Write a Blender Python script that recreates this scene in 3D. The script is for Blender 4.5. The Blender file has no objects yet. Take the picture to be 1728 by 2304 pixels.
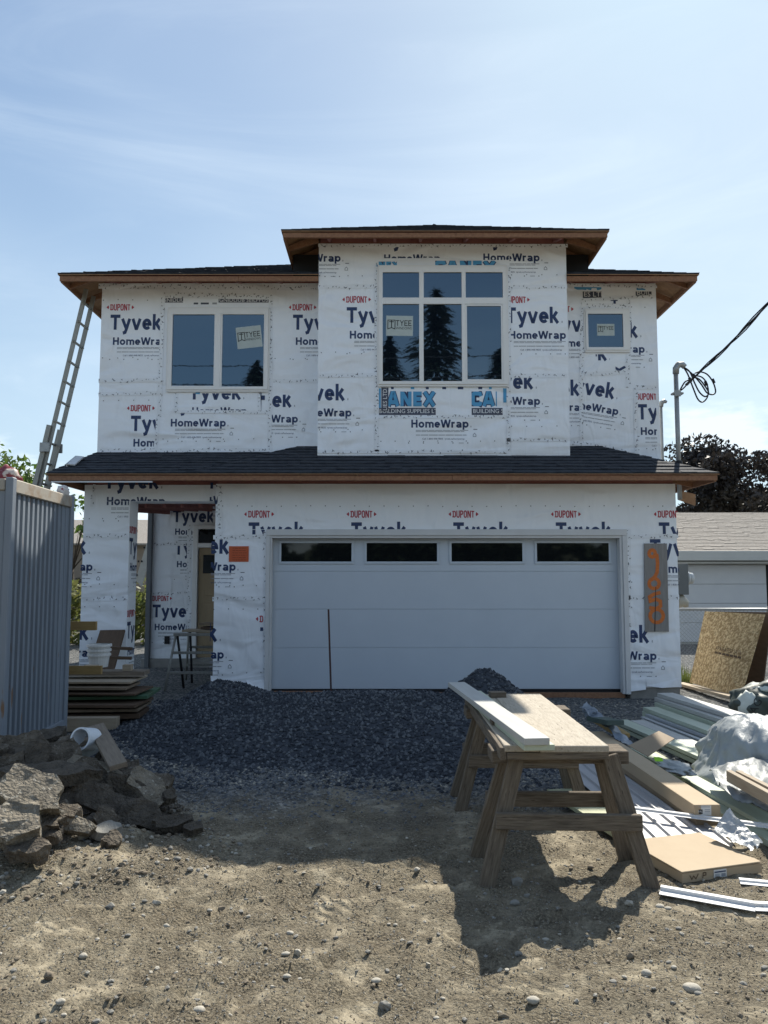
import bpy, bmesh, math, random
from mathutils import Vector, Matrix, noise
R = math.radians
SC = bpy.context.scene
COL = SC.collection

# ------------------------------------------------------------ camera, sky, sun, exposure
CAM_H, FPX, TILT = 1.65, 1730.0, math.atan(145/1730)
cam = bpy.data.objects.new('camera', bpy.data.cameras.new('camera'))
cam.data.sensor_fit = 'VERTICAL'; cam.data.sensor_height = 36.0
cam.data.lens = 36.0*FPX/2304
cam.data.clip_start, cam.data.clip_end = 0.05, 3000
cam.location = (0, 0, CAM_H); cam.rotation_euler = (R(90)+TILT, 0, 0)
COL.objects.link(cam); SC.camera = cam

SUN_EL, SUN_AZ = 46.0, 23.0
sl = bpy.data.lights.new('sun', 'SUN'); sl.energy = 4.8; sl.angle = R(0.53); sl.color = (1.0, 0.94, 0.83)
sun = bpy.data.objects.new('sun', sl); COL.objects.link(sun)
sd = Vector((math.sin(R(SUN_AZ))*math.cos(R(SUN_EL)), math.cos(R(SUN_AZ))*math.cos(R(SUN_EL)), math.sin(R(SUN_EL))))
sun.rotation_euler = sd.to_track_quat('Z', 'Y').to_euler(); sun.location = (20, 40, 50)

world = bpy.data.worlds.new('World'); SC.world = world; world.use_nodes = True
nt = world.node_tree; N, L = nt.nodes, nt.links
bg = N['Background']; bg.inputs['Strength'].default_value = 0.125
sky = N.new('ShaderNodeTexSky'); sky.sky_type = 'NISHITA'; sky.sun_disc = False
sky.sun_elevation = R(SUN_EL); sky.sun_rotation = R(SUN_AZ); sky.air_density = 1.0; sky.dust_density = 0.5; sky.ozone_density = 1.2
tc = N.new('ShaderNodeTexCoord')
def wmath(op, a, b=None, c=None):
    n = N.new('ShaderNodeMath'); n.operation = op
    for i, x in enumerate((a, b, c)):
        if x is None: continue
        if isinstance(x, (int, float)): n.inputs[i].default_value = x
        else: L.new(x, n.inputs[i])
    return n.outputs[0]
def wramp(src, p0, p1):
    n = N.new('ShaderNodeMapRange'); n.interpolation_type = 'SMOOTHSTEP'
    L.new(src, n.inputs[0]); n.inputs[1].default_value = p0; n.inputs[2].default_value = p1
    return n.outputs[0]
sep = N.new('ShaderNodeSeparateXYZ'); L.new(tc.outputs['Generated'], sep.inputs[0])
def wnoise(rot, scl, scale, detail, rough=0.55, dist=0.0):
    mp = N.new('ShaderNodeMapping'); mp.inputs['Rotation'].default_value = rot; mp.inputs['Scale'].default_value = scl
    L.new(tc.outputs['Generated'], mp.inputs[0])
    n = N.new('ShaderNodeTexNoise'); n.inputs['Scale'].default_value = scale; n.inputs['Detail'].default_value = detail
    n.inputs['Roughness'].default_value = rough; n.inputs['Distortion'].default_value = dist
    L.new(mp.outputs[0], n.inputs[0]); return n.outputs[0]
# thin cirrus streaks, high veil towards the sun, cumulus low over the horizon
cir = wmath('MULTIPLY', wramp(wnoise((0.2, 0.35, 0.5), (1.0, 2.2, 6.0), 1.3, 7, 0.6, 1.1), 0.42, 0.85), 0.28)
veil = wmath('MULTIPLY', wramp(wnoise((0, 0, 0.3), (1, 1, 1.6), 1.1, 3), 0.30, 0.75), 0.34)
band = wmath('MULTIPLY', wramp(sep.outputs[2], 0.02, 0.07), wmath('SUBTRACT', 1.0, wramp(sep.outputs[2], 0.16, 0.27)))
cum = wmath('MULTIPLY', wramp(wnoise((0, 0, 0.9), (1, 1, 2.6), 5.0, 7, 0.55, 0.2), 0.47, 0.58), band)
cloud = wmath('MINIMUM', wmath('ADD', wmath('ADD', cir, veil), cum), 0.92)
mx = N.new('ShaderNodeMix'); mx.data_type = 'RGBA'
L.new(cloud, mx.inputs['Factor']); ss = N.new('ShaderNodeSeparateColor'); L.new(sky.outputs[0], ss.inputs[0]); cs = N.new('ShaderNodeCombineColor')
for i, lim in enumerate((4.0, 5.5, 6.5)):   # haze round the sun saturates softly instead of burning out
    q = wmath('DIVIDE', ss.outputs[i], lim); L.new(wmath('DIVIDE', ss.outputs[i], wmath('SQRT', wmath('ADD', 1.0, wmath('MULTIPLY', q, q)))), cs.inputs[i])
L.new(cs.outputs[0], mx.inputs['A']); mx.inputs['B'].default_value = (5.2, 5.9, 6.4, 1)
L.new(mx.outputs['Result'], bg.inputs['Color'])

vs = SC.view_settings; vs.view_transform = 'Standard'; vs.look = 'None'; vs.gamma = 1.0; vs.exposure = 0.60; vs.use_curve_mapping = False
SC.cycles.use_denoising = True
SC.cycles.max_bounces = 8

# ------------------------------------------------------------ pixel <-> world helpers (photo pixels, 1728 x 2304)
_s, _c = math.sin(TILT), math.cos(TILT)
def P(u, v, Y):
    k = 1152-v; d = FPX*_c-k*_s
    return Vector(((u-864)/d*Y, Y, CAM_H+(FPX*_s+k*_c)/d*Y))
def G(u, v, z=0.0):
    k = 1152-v; d = FPX*_c-k*_s; r = (FPX*_s+k*_c)/d
    Y = (z-CAM_H)/r
    return Vector(((u-864)/d*Y, Y, z))
rnd = random.Random(7)
def U(a, b): return rnd.uniform(a, b)

# ------------------------------------------------------------ materials
def mat(name, c1, c2=None, scale=6.0, rough=0.8, bump=0.0, bscale=60.0, stretch=(1, 1, 1), metal=0.0, detail=5.0,
        lo=0.3, hi=0.7, c3=None, spots=None, ior=1.45, bdist=0.01, trans=0.0, tint=None):
    m = bpy.data.materials.new(name); m.use_nodes = True
    nt = m.node_tree; N, L = nt.nodes, nt.links; b = N['Principled BSDF']
    b.inputs['Roughness'].default_value = rough; b.inputs['Metallic'].default_value = metal; b.inputs['IOR'].default_value = ior
    if tint: b.inputs['Specular Tint'].default_value = (*tint, 1)
    if trans: b.inputs['Transmission Weight'].default_value = trans
    b.inputs['Base Color'].default_value = (*c1, 1)
    tc = N.new('ShaderNodeTexCoord'); mp = N.new('ShaderNodeMapping'); mp.inputs['Scale'].default_value = stretch
    L.new(tc.outputs['Object'], mp.inputs[0])
    out = None
    if c2:
        n = N.new('ShaderNodeTexNoise'); n.inputs['Scale'].default_value = scale; n.inputs['Detail'].default_value = detail
        n.inputs['Roughness'].default_value = 0.62
        L.new(mp.outputs[0], n.inputs[0])
        r = N.new('ShaderNodeValToRGB'); e = r.color_ramp.elements
        e[0].position, e[0].color = lo, (*c1, 1); e[1].position, e[1].color = hi, (*c2, 1)
        if c3:
            x = r.color_ramp.elements.new((lo+hi)/2); x.color = (*c3, 1)
        L.new(n.outputs[0], r.inputs[0]); out = r.outputs[0]
    if spots:  # (colour, scale, threshold)
        v = N.new('ShaderNodeTexNoise'); v.inputs['Scale'].default_value = spots[1]; v.inputs['Detail'].default_value = 3
        L.new(mp.outputs[0], v.inputs[0])
        mr = N.new('ShaderNodeMapRange'); L.new(v.outputs[0], mr.inputs[0])
        mr.inputs[1].default_value = spots[2]; mr.inputs[2].default_value = spots[2]+0.05
        mix = N.new('ShaderNodeMix'); mix.data_type = 'RGBA'; L.new(mr.outputs[0], mix.inputs['Factor'])
        if out: L.new(out, mix.inputs['A'])
        else: mix.inputs['A'].default_value = (*c1, 1)
        mix.inputs['B'].default_value = (*spots[0], 1); out = mix.outputs['Result']
    if out: L.new(out, b.inputs['Base Color'])
    if bump:
        n2 = N.new('ShaderNodeTexNoise'); n2.inputs['Scale'].default_value = bscale; n2.inputs['Detail'].default_value = 6
        L.new(mp.outputs[0], n2.inputs[0])
        bp = N.new('ShaderNodeBump'); bp.inputs['Strength'].default_value = bump; bp.inputs['Distance'].default_value = bdist
        L.new(n2.outputs[0], bp.inputs['Height']); L.new(bp.outputs[0], b.inputs['Normal'])
    return m

def wrap_mat(name, col, rough=0.55):
    """spun house wrap: soft sag folds and fine crinkles as bump"""
    m = bpy.data.materials.new(name); m.use_nodes = True
    N, L = m.node_tree.nodes, m.node_tree.links; b = N['Principled BSDF']
    b.inputs['Roughness'].default_value = rough
    tc = N.new('ShaderNodeTexCoord')
    def nz(scl, rot, scale, det, dist):
        mp = N.new('ShaderNodeMapping'); mp.inputs['Scale'].default_value = scl; mp.inputs['Rotation'].default_value = rot
        L.new(tc.outputs['Object'], mp.inputs[0])
        n = N.new('ShaderNodeTexNoise'); n.inputs['Scale'].default_value = scale; n.inputs['Detail'].default_value = det
        n.inputs['Distortion'].default_value = dist; L.new(mp.outputs[0], n.inputs[0]); return n.outputs[0]
    a = nz((1.0, 1, 2.4), (0, 0.3, 0), 1.1, 1.5, 1.2)      # long sag folds
    c = nz((2.6, 1, 0.9), (0, -0.6, 0), 1.7, 1, 1.6)      # diagonal pulls
    f = nz((1, 1, 1), (0, 0, 0), 38, 3, 0.5)              # crinkle
    b1 = N.new('ShaderNodeBump'); b1.inputs['Strength'].default_value = 0.6; b1.inputs['Distance'].default_value = 0.11; L.new(a, b1.inputs['Height'])
    b2 = N.new('ShaderNodeBump'); b2.inputs['Strength'].default_value = 0.5; b2.inputs['Distance'].default_value = 0.045; L.new(c, b2.inputs['Height']); L.new(b1.outputs[0], b2.inputs['Normal'])
    b3 = N.new('ShaderNodeBump'); b3.inputs['Strength'].default_value = 0.12; b3.inputs['Distance'].default_value = 0.003; L.new(f, b3.inputs['Height']); L.new(b2.outputs[0], b3.inputs['Normal'])
    L.new(b3.outputs[0], b.inputs['Normal'])
    r = N.new('ShaderNodeValToRGB'); e = r.color_ramp.elements
    e[0].position = 0.25; e[0].color = (*[x*0.975 for x in col], 1); e[1].position = 0.7; e[1].color = (*col, 1)
    g = nz((1, 1, 1), (0, 0, 0), 1.3, 6, 0.8); L.new(g, r.inputs[0]); L.new(r.outputs[0], b.inputs['Base Color'])
    return m

MT = {}
MT['wrap'] = wrap_mat('house_wrap_white', (0.85, 0.885, 0.93))
MT['tape'] = wrap_mat('seam_tape', (0.79, 0.82, 0.86), 0.42)
MT['navy'] = wrap_mat('print_navy', (0.022, 0.045, 0.125))
MT['red'] = wrap_mat('print_red', (0.42, 0.035, 0.06))
MT['grey'] = wrap_mat('print_grey', (0.30, 0.32, 0.36))
MT['mark'] = wrap_mat('tape_mark_dark', (0.10, 0.11, 0.13))
MT['blue'] = wrap_mat('print_light_blue', (0.08, 0.33, 0.58))
MT['banner'] = wrap_mat('print_banner', (0.06, 0.07, 0.105))
MT['white'] = wrap_mat('print_white', (0.78, 0.79, 0.8))
PRINT = ['wrap', 'tape', 'navy', 'red', 'grey', 'mark', 'blue', 'banner', 'white']
MT['lumber'] = mat('eave_lumber', (0.31, 0.165, 0.092), (0.20, 0.10, 0.058), 5, 0.75, 0.2, 60, (6, 1, 6))
MT['red_lumber'] = mat('stained_blocking', (0.22, 0.085, 0.08), (0.30, 0.13, 0.11), 4, 0.8, 0.1, 50)
MT['sheathing'] = mat('roof_sheathing', (0.40, 0.24, 0.13), (0.27, 0.15, 0.08), 12, 0.85, 0.2, 60)
MT['shingle'] = mat('dark_shingles', (0.013, 0.017, 0.025), (0.042, 0.048, 0.060), 9, 0.9, 0.5, 180, (1, 1, 1), lo=0.35, hi=0.7)
MT['vinyl'] = mat('window_vinyl', (0.80, 0.80, 0.79), (0.76, 0.76, 0.75), 3, 0.45)
MT['glass'] = mat('coated_glass', (0.006, 0.010, 0.016), None, rough=0.015, bump=0.014, bscale=1.3, bdist=0.05, ior=2.25, tint=(0.55, 0.78, 1.0))
MT['dark_glass'] = mat('dark_glass', (0.008, 0.010, 0.011), None, rough=0.03, ior=1.5)
MT['paper'] = mat('window_paper', (0.50, 0.56, 0.54), (0.44, 0.50, 0.49), 8, 0.8)
MT['ink'] = mat('black_ink', (0.012, 0.014, 0.016), None, rough=0.6)
MT['door'] = mat('garage_door_paint', (0.55, 0.61, 0.68), (0.52, 0.58, 0.65), 2.0, 0.5, 0.08, 90, (1, 1, 1))
MT['trim'] = mat('white_trim', (0.64, 0.65, 0.66), (0.58, 0.59, 0.60), 4, 0.55)
MT['rubber'] = mat('black_rubber', (0.012, 0.012, 0.014), None, rough=0.7)
MT['concrete'] = mat('concrete', (0.30, 0.29, 0.27), (0.20, 0.20, 0.19), 6, 0.9, 0.3, 60)
MT['tan_door'] = mat('tan_door', (0.34, 0.26, 0.16), (0.29, 0.22, 0.135), 3, 0.55, 0.1, 40, (6, 6, 1))

# ------------------------------------------------------------ mesh builder
class MB:
    def __init__(s): s.v, s.f, s.m = [], [], []
    def face(s, pts, mi=0):
        b = len(s.v); s.v.extend([tuple(p) for p in pts]); s.f.append(tuple(range(b, b+len(pts)))); s.m.append(mi)
    def raw(s, vs, fs, mi=0):
        b = len(s.v); s.v.extend([tuple(p) for p in vs])
        for f in fs: s.f.append(tuple(i+b for i in f)); s.m.append(mi)
    def box(s, a, b, mi=0, M=None):
        x0, y0, z0 = a; x1, y1, z1 = b
        vs = [Vector(q) for q in ((x0,y0,z0),(x1,y0,z0),(x1,y1,z0),(x0,y1,z0),(x0,y0,z1),(x1,y0,z1),(x1,y1,z1),(x0,y1,z1))]
        if M: vs = [M @ q for q in vs]
        s.raw(vs, [(0,3,2,1),(4,5,6,7),(0,1,5,4),(1,2,6,5),(2,3,7,6),(3,0,4,7)], mi)
    def prism(s, poly, d, mi=0):
        """poly: 3D outline, extruded by vector d"""
        d = Vector(d); n = len(poly); A = [Vector(p) for p in poly]; B = [p+d for p in A]
        fs = [tuple(range(n)), tuple(range(2*n-1, n-1, -1))]+[(i, n+i, n+(i+1) % n, (i+1) % n) for i in range(n)]
        s.raw(A+B, fs, mi)
    def tube(s, pts, r, n=8, mi=0, cap=True):
        pts = [Vector(p) for p in pts]; rs = r if isinstance(r, (list, tuple)) else [r]*len(pts)
        b = len(s.v); up = None
        for i, p in enumerate(pts):
            t = (pts[min(i+1, len(pts)-1)]-pts[max(i-1, 0)]).normalized()
            if up is None: up = t.orthogonal().normalized()
            up = (up-t*up.dot(t)).normalized(); w = t.cross(up)
            for k in range(n):
                a = 2*math.pi*k/n; s.v.append(tuple(p+(up*math.cos(a)+w*math.sin(a))*rs[i]))
        for i in range(len(pts)-1):
            for k in range(n):
                s.f.append((b+i*n+k, b+i*n+(k+1) % n, b+(i+1)*n+(k+1) % n, b+(i+1)*n+k)); s.m.append(mi)
        if cap:
            s.f.append(tuple(b+k for k in range(n-1, -1, -1))); s.m.append(mi)
            e = b+(len(pts)-1)*n; s.f.append(tuple(e+k for k in range(n))); s.m.append(mi)
    def build(s, name, mats, parent=None, origin=(0, 0, 0), smooth=False, bevel=0.0, fixn=True):
        if parent is not None: o0 = root_loc(parent)
        else: o0 = Vector(origin)
        me = bpy.data.meshes.new(name)
        me.from_pydata([(x-o0.x, y-o0.y, z-o0.z) for x, y, z in s.v], [], s.f)
        if not isinstance(mats, (list, tuple)): mats = [mats]
        for m in mats: me.materials.append(m)
        me.polygons.foreach_set('material_index', s.m)
        if fixn or bevel:
            bm = bmesh.new(); bm.from_mesh(me)
            if fixn: bmesh.ops.recalc_face_normals(bm, faces=bm.faces)
            if bevel:
                es = [e for e in bm.edges if len(e.link_faces) == 2 and e.calc_face_angle(0) > 0.5]
                bmesh.ops.bevel(bm, geom=es, offset=bevel, segments=1, affect='EDGES', clamp_overlap=True)
            bm.to_mesh(me); bm.free()
        if smooth: me.polygons.foreach_set('use_smooth', [True]*len(me.polygons))
        me.update()
        o = bpy.data.objects.new(name, me); COL.objects.link(o)
        if parent is not None: o.parent = parent
        else: o.location = o0
        return o
def root_loc(o):
    while o.parent: o = o.parent
    return Vector(o.location)
def tag(o, label=None, cat=None, group=None, kind=None):
    if label: o['label'] = label
    if cat: o['category'] = cat; o['kind'] = 'thing'
    if group: o['group'] = group
    if kind: o['kind'] = kind
    return o
def empty(name, loc, label, cat, group=None):
    o = bpy.data.objects.new(name, None); COL.objects.link(o); o.location = loc; o.empty_display_size = 0.2
    return tag(o, label, cat, group)
def board(name, a, b, w, t, m, parent=None, up=(0, 0, 1), bevel=0.002, jag=0.0, shift=0.0):
    """a straight plank from a to b (centre line of its underside), width w, thickness t; local Y runs along it"""
    a, b = Vector(a), Vector(b); d = (b-a); ln = d.length; d.normalize()
    side = d.cross(Vector(up)).normalized(); u = side.cross(d)
    M = Matrix((side, d, u)).transposed().to_4x4(); M.translation = a
    bm = bmesh.new(); n = max(1, int(ln/0.4))
    ring = []
    for i in range(n+1):
        y = ln*i/n; j = [U(-jag, jag) for _ in range(3)]
        ring.append([bm.verts.new((x+j[0]*.5, y, z+j[1])) for x, z in ((-w/2, 0), (w/2, 0), (w/2, t), (-w/2, t))])
    for i in range(n):
        for k in range(4): bm.faces.new((ring[i][k], ring[i][(k+1) % 4], ring[i+1][(k+1) % 4], ring[i+1][k]))
    bm.faces.new(ring[0][::-1]); bm.faces.new(ring[n])
    bmesh.ops.recalc_face_normals(bm, faces=bm.faces)
    if bevel:
        es = [e for e in bm.edges if len(e.link_faces) == 2 and e.calc_face_angle(0) > 0.6]
        bmesh.ops.bevel(bm, geom=es, offset=bevel, segments=1, affect='EDGES', clamp_overlap=True)
    me = bpy.data.meshes.new(name); bm.to_mesh(me); bm.free(); me.materials.append(m)
    o = bpy.data.objects.new(name, me); COL.objects.link(o)
    if parent is not None:
        o.parent = parent; M.translation = a-root_loc(parent)
    o.matrix_local = M
    return o
def lerp(a, b, t): return a+(b-a)*t
def interp(tab, x):
    if x <= tab[0][0]: return tab[0][1]
    for (x0, y0), (x1, y1) in zip(tab, tab[1:]):
        if x <= x1: return lerp(y0, y1, (x-x0)/(x1-x0))
    return tab[-1][1]
def clip_poly(poly, f):
    out = []
    for i in range(len(poly)):
        a, b = poly[i], poly[(i+1) % len(poly)]; fa, fb = f(a), f(b)
        if fa >= 0: out.append(a)
        if (fa >= 0) != (fb >= 0):
            t = fa/(fa-fb); out.append(tuple(lerp(p, q, t) for p, q in zip(a, b)))
    return out
def clip_rect(poly, r):
    x0, z0, x1, z1 = r
    for f in (lambda p: p[0]-x0, lambda p: x1-p[0], lambda p: p[1]-z0, lambda p: z1-p[1]):
        poly = clip_poly(poly, f)
        if len(poly) < 3: return None
    return poly

# ------------------------------------------------------------ lettering: stroke glyphs, cap height 1
def arc(cx, cy, rx, ry, a0, a1, n=14):
    return [(cx+rx*math.cos(R(lerp(a0, a1, i/n))), cy+ry*math.sin(R(lerp(a0, a1, i/n)))) for i in range(n+1)]
def ribbon(pts, w, closed=False):
    n = len(pts); h = w/2; Lf, Rt = [], []
    for i in range(n):
        p = Vector(pts[i])
        a = Vector(pts[i-1]) if (i > 0 or closed) else None
        b = Vector(pts[(i+1) % n]) if (i < n-1 or closed) else None
        d1 = (p-a).normalized() if a is not None and (p-a).length > 1e-9 else None
        d2 = (b-p).normalized() if b is not None and (b-p).length > 1e-9 else None
        d1 = d1 or d2; d2 = d2 or d1
        t = (d1+d2)
        t = t.normalized() if t.length > 1e-6 else d1
        nn = Vector((-t.y, t.x)); k = max(0.45, nn.dot(Vector((-d1.y, d1.x))))
        Lf.append(p+nn*(h/k)); Rt.append(p-nn*(h/k))
    qs = []
    for i in range(n if closed else n-1):
        j = (i+1) % n; qs.append([tuple(Lf[i]), tuple(Rt[i]), tuple(Rt[j]), tuple(Lf[j])])
    return qs
XH = 0.73
def glyph(c, w):
    h = w/2; x = XH
    S = {
     'T': (0.74, [[(0, 1-h), (0.74, 1-h)], [(0.37, 1-w), (0.37, 0)]]),
     'y': (0.70, [[(0.08, x), (0.365, 0.10)], [(0.62, x), (0.40, 0.07), (0.30, -0.17), (0.13, -0.22)]]),
     'v': (0.70, [[(0.08, x), (0.315, h*.8), (0.385, h*.8), (0.62, x)]]),
     'e': (0.70, [[(h+.06, 0.37), (0.70-h, 0.37)]+arc(0.35, 0.365, 0.35-h, 0.375-h, 5, 318)]),
     'k': (0.68, [[(h, 1.04), (h, 0)], [(w, 0.34), (0.52, x)], [(0.26, 0.42), (0.58, 0)]]),
     'H': (0.78, [[(h, 1), (h, 0)], [(0.78-h, 1), (0.78-h, 0)], [(w, 0.52), (0.78-w, 0.52)]]),
     'o': (0.72, [arc(0.36, 0.365, 0.36-h, 0.375-h, 0, 360, 22)[:-1]]),
     'm': (1.02, [[(h, x), (h, 0)], [(w, 0.55)]+arc(0.345, 0.46, 0.21, 0.27-h, 125, 0, 8)+[(0.555-.0, 0)], [(0.62, 0.55)]+arc(0.75, 0.46, 0.21-.02, 0.27-h, 125, 0, 8)+[(0.94, 0)]]),
     'W': (1.16, [[(0.05, 1), (0.27, h), (0.33, h), (0.555, 0.90), (0.605, 0.90), (0.83, h), (0.89, h), (1.11, 1)]]),
     'r': (0.48, [[(h, x), (h, 0)], [(w, 0.5)]+arc(0.40, 0.42, 0.26, 0.31-h, 150, 85, 6)]),
     'a': (0.68, [[(0.07, 0.62)]+arc(0.33, 0.46, 0.22, 0.27-h, 120, 0, 8)+[(0.68-h, 0)], arc(0.31, 0.21, 0.31-h, 0.21-h*.75, 0, 360, 16)[:-1]]),
     'p': (0.74, [[(h, x), (h, -0.27)], arc(0.39, 0.365, 0.35-h, 0.375-h, 0, 360, 20)[:-1]]),
     '.': (0.22, [arc(0.10, 0.09, 0.055, 0.055, 0, 360, 10)[:-1]]),
     'D': (0.60, [[(-.04, 1-h), (0.30, 1-h)]+arc(0.30, 0.68, 0.30-h, 0.32-h, 90, 0, 5)+arc(0.30, 0.32, 0.30-h, 0.32-h, 0, -90, 5)+[(-.04, h)], [(h+.04, 1-w), (h+.04, w)]]),
     'U': (0.58, [[(h, 1)]+arc(0.29, 0.28, 0.29-h, 0.28-h, 180, 360, 8)+[(0.58-h, 1)]]),
     'P': (0.56, [[(h, 1), (h, 0)], [(w, 1-h), (0.30, 1-h)]+arc(0.30, 0.70, 0.26-h, 0.30-h, 90, -90, 8)+[(w, 0.40+h)]]),
     'O': (0.58, [arc(0.29, 0.72, 0.29-h, 0.28-h, 0, 180, 7)+arc(0.29, 0.28, 0.29-h, 0.28-h, 180, 360, 7)]),
     'N': (0.62, [[(h, 0), (h, 1)], [(0.62-h, 1), (0.62-h, 0)], [(w*.8, 0.95), (0.62-w*.8, 0.05)]]),
     't': (0.52, [[(0, 1-h), (0.52, 1-h)], [(0.26, 1-w), (0.26, 0)]]),
     'C': (0.80, [[(0.76, 0.68), (0.70, 0.84), (0.60, 1-h), (0.24, 1-h), (h, 0.80), (h, 0.20), (0.24, h), (0.60, h), (0.70, 0.16), (0.76, 0.32)]]),
     'A': (0.92, [[(0.08, 0), (0.40, 1-h*.6), (0.52, 1-h*.6), (0.84, 0)], [(0.28, 0.28), (0.64, 0.28)]]),
     'n': (0.92, [[(h, 0), (h, 1)], [(0.92-h, 1), (0.92-h, 0)], [(w*.7, 0.92), (0.92-w*.7, 0.08)]]),
     'E': (0.72, [[(0.70, 1-h), (h, 1-h), (h, h), (0.70, h)], [(w, 0.5), (0.62, 0.5)]]),
     'X': (0.92, [[(0.06, 1), (0.86, 0)], [(0.06, 0), (0.40, 0.43)], [(0.52, 0.57), (0.86, 1)]]),
     'Y': (0.84, [[(0.06, 1), (0.42, 0.48), (0.42, 0)], [(0.78, 1), (0.46, 0.55)]]),
     ' ': (0.3, []),
    }
    return S[c]
CLOSED = set('oO')
def lettering(txt, w, gap=0.10, sx=1.0):
    """-> list of (quad, layer), total width ; cap height 1"""
    out, x, lay = [], 0.0, 0
    for c in txt:
        adv, strokes = glyph(c, w)
        for st in strokes:
            lay += 1
            closed = c == 'O' or (abs(st[0][0]-st[-1][0])+abs(st[0][1]-st[-1][1]) < 0.30 and len(st) > 9 and c in 'oap.')
            for q in ribbon(st, w if c != '.' else 0.05, closed): out.append(([((p[0]+x)*sx, p[1]) for p in q], lay % 4))
        x += adv+gap
    return out, (x-gap)*sx
def block_word(txt, w, width, height, gap=0.10):
    qs, tw = lettering(txt, w, gap)
    k = width/tw
    return [([(p[0]*k, p[1]*height) for p in q], l) for q, l in qs]
def font_polys(txt, size):
    cu = bpy.data.curves.new('tmp', 'FONT'); cu.body = txt; cu.size = size; cu.resolution_u = 2
    o = bpy.data.objects.new('tmp', cu); me = o.to_mesh()
    ps = [[(me.vertices[i].co.x, me.vertices[i].co.y) for i in p.vertices] for p in me.polygons]
    w = max((p[0] for q in ps for p in q), default=0)
    o.to_mesh_clear(); bpy.data.objects.remove(o); bpy.data.curves.remove(cu)
    return ps, w
SMALL, SMALLW = font_polys('Call 1-800-448-9835  tyvek.ca/homewrap', 0.036)

def print_block():
    """one printed repeat of the wrap, origin at the left end of the large word's baseline, metres; (poly, material, layer)"""
    out = []
    def put(qs, dx, dz, m):
        for q, l in qs: out.append(([(p[0]+dx, p[1]+dz) for p in q], m, l))
    put(block_word('Tyvek', 0.215, 0.77, 0.232, 0.085), 0, 0, 'navy')
    put(block_word('.', 0.05, 0.022, 0.20), 0.80, 0.0, 'grey')
    put(block_word('HomeWrap', 0.215, 0.815, 0.115, 0.115), 0.046, -0.232, 'navy')
    put(block_word('.', 0.05, 0.02, 0.16), 0.885, -0.232, 'grey')
    # red oval word mark between two points: tall in the middle, short at the ends
    qs, tw = lettering('DUPONt', 0.17, 0.07); k = 0.30/tw
    q2 = []
    for q, l in qs:
        r = []
        for x, y in q:
            X = x*k; t = (X-0.15)/0.20; hh = 0.105*math.sqrt(max(0.2, 1-t*t*0.55)); r.append((X, (y-0.5)*hh))
        q2.append((r, l))
    put(q2, -0.06+0.052, 0.345, 'red')
    out.append(([(-0.065, 0.345), (-0.035, 0.375), (-0.028, 0.345), (-0.035, 0.315)], 'red', 0))
    out.append(([(0.352, 0.345), (0.318, 0.375), (0.312, 0.345), (0.318, 0.315)], 'red', 0))
    r2 = random.Random(3)
    for z, x0, x1, h in ((-0.276, 0.11, 0.86, 0.009), (-0.294, 0.11, 0.80, 0.009), (-0.345, 0.11, 0.84, 0.011)):
        x = x0
        while x < x1:
            ln = r2.uniform(0.05, 0.14); e = min(x1, x+ln)
            out.append(([(x, z), (e, z), (e, z+h), (x, z+h)], 'grey', 0)); x = e+0.007
    for q in SMALL: out.append(([(p[0]+0.20, p[1]-0.405) for p in q], 'navy', 0))
    out.append(([(0.93, -0.262), (0.985, -0.262), (0.985, -0.252), (0.93, -0.252)], 'mark', 0))
    for q in ribbon([(0.925, -0.36), (0.925, -0.335), (0.945, -0.312), (0.965, -0.335), (0.965, -0.36)], 0.009, True): out.append((q, 'grey', 1))
    for x in (0.0, 0.21, 0.42, 0.63, 0.84): out.append(([(x, -0.46), (x+0.014, -0.46), (x+0.014, -0.446), (x, -0.446)], 'mark', 0))
    out.append(([(0.72, -0.458), (0.79, -0.458), (0.79, -0.449), (0.72, -0.449)], 'grey', 0))
    return out
BLOCK = print_block()

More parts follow.
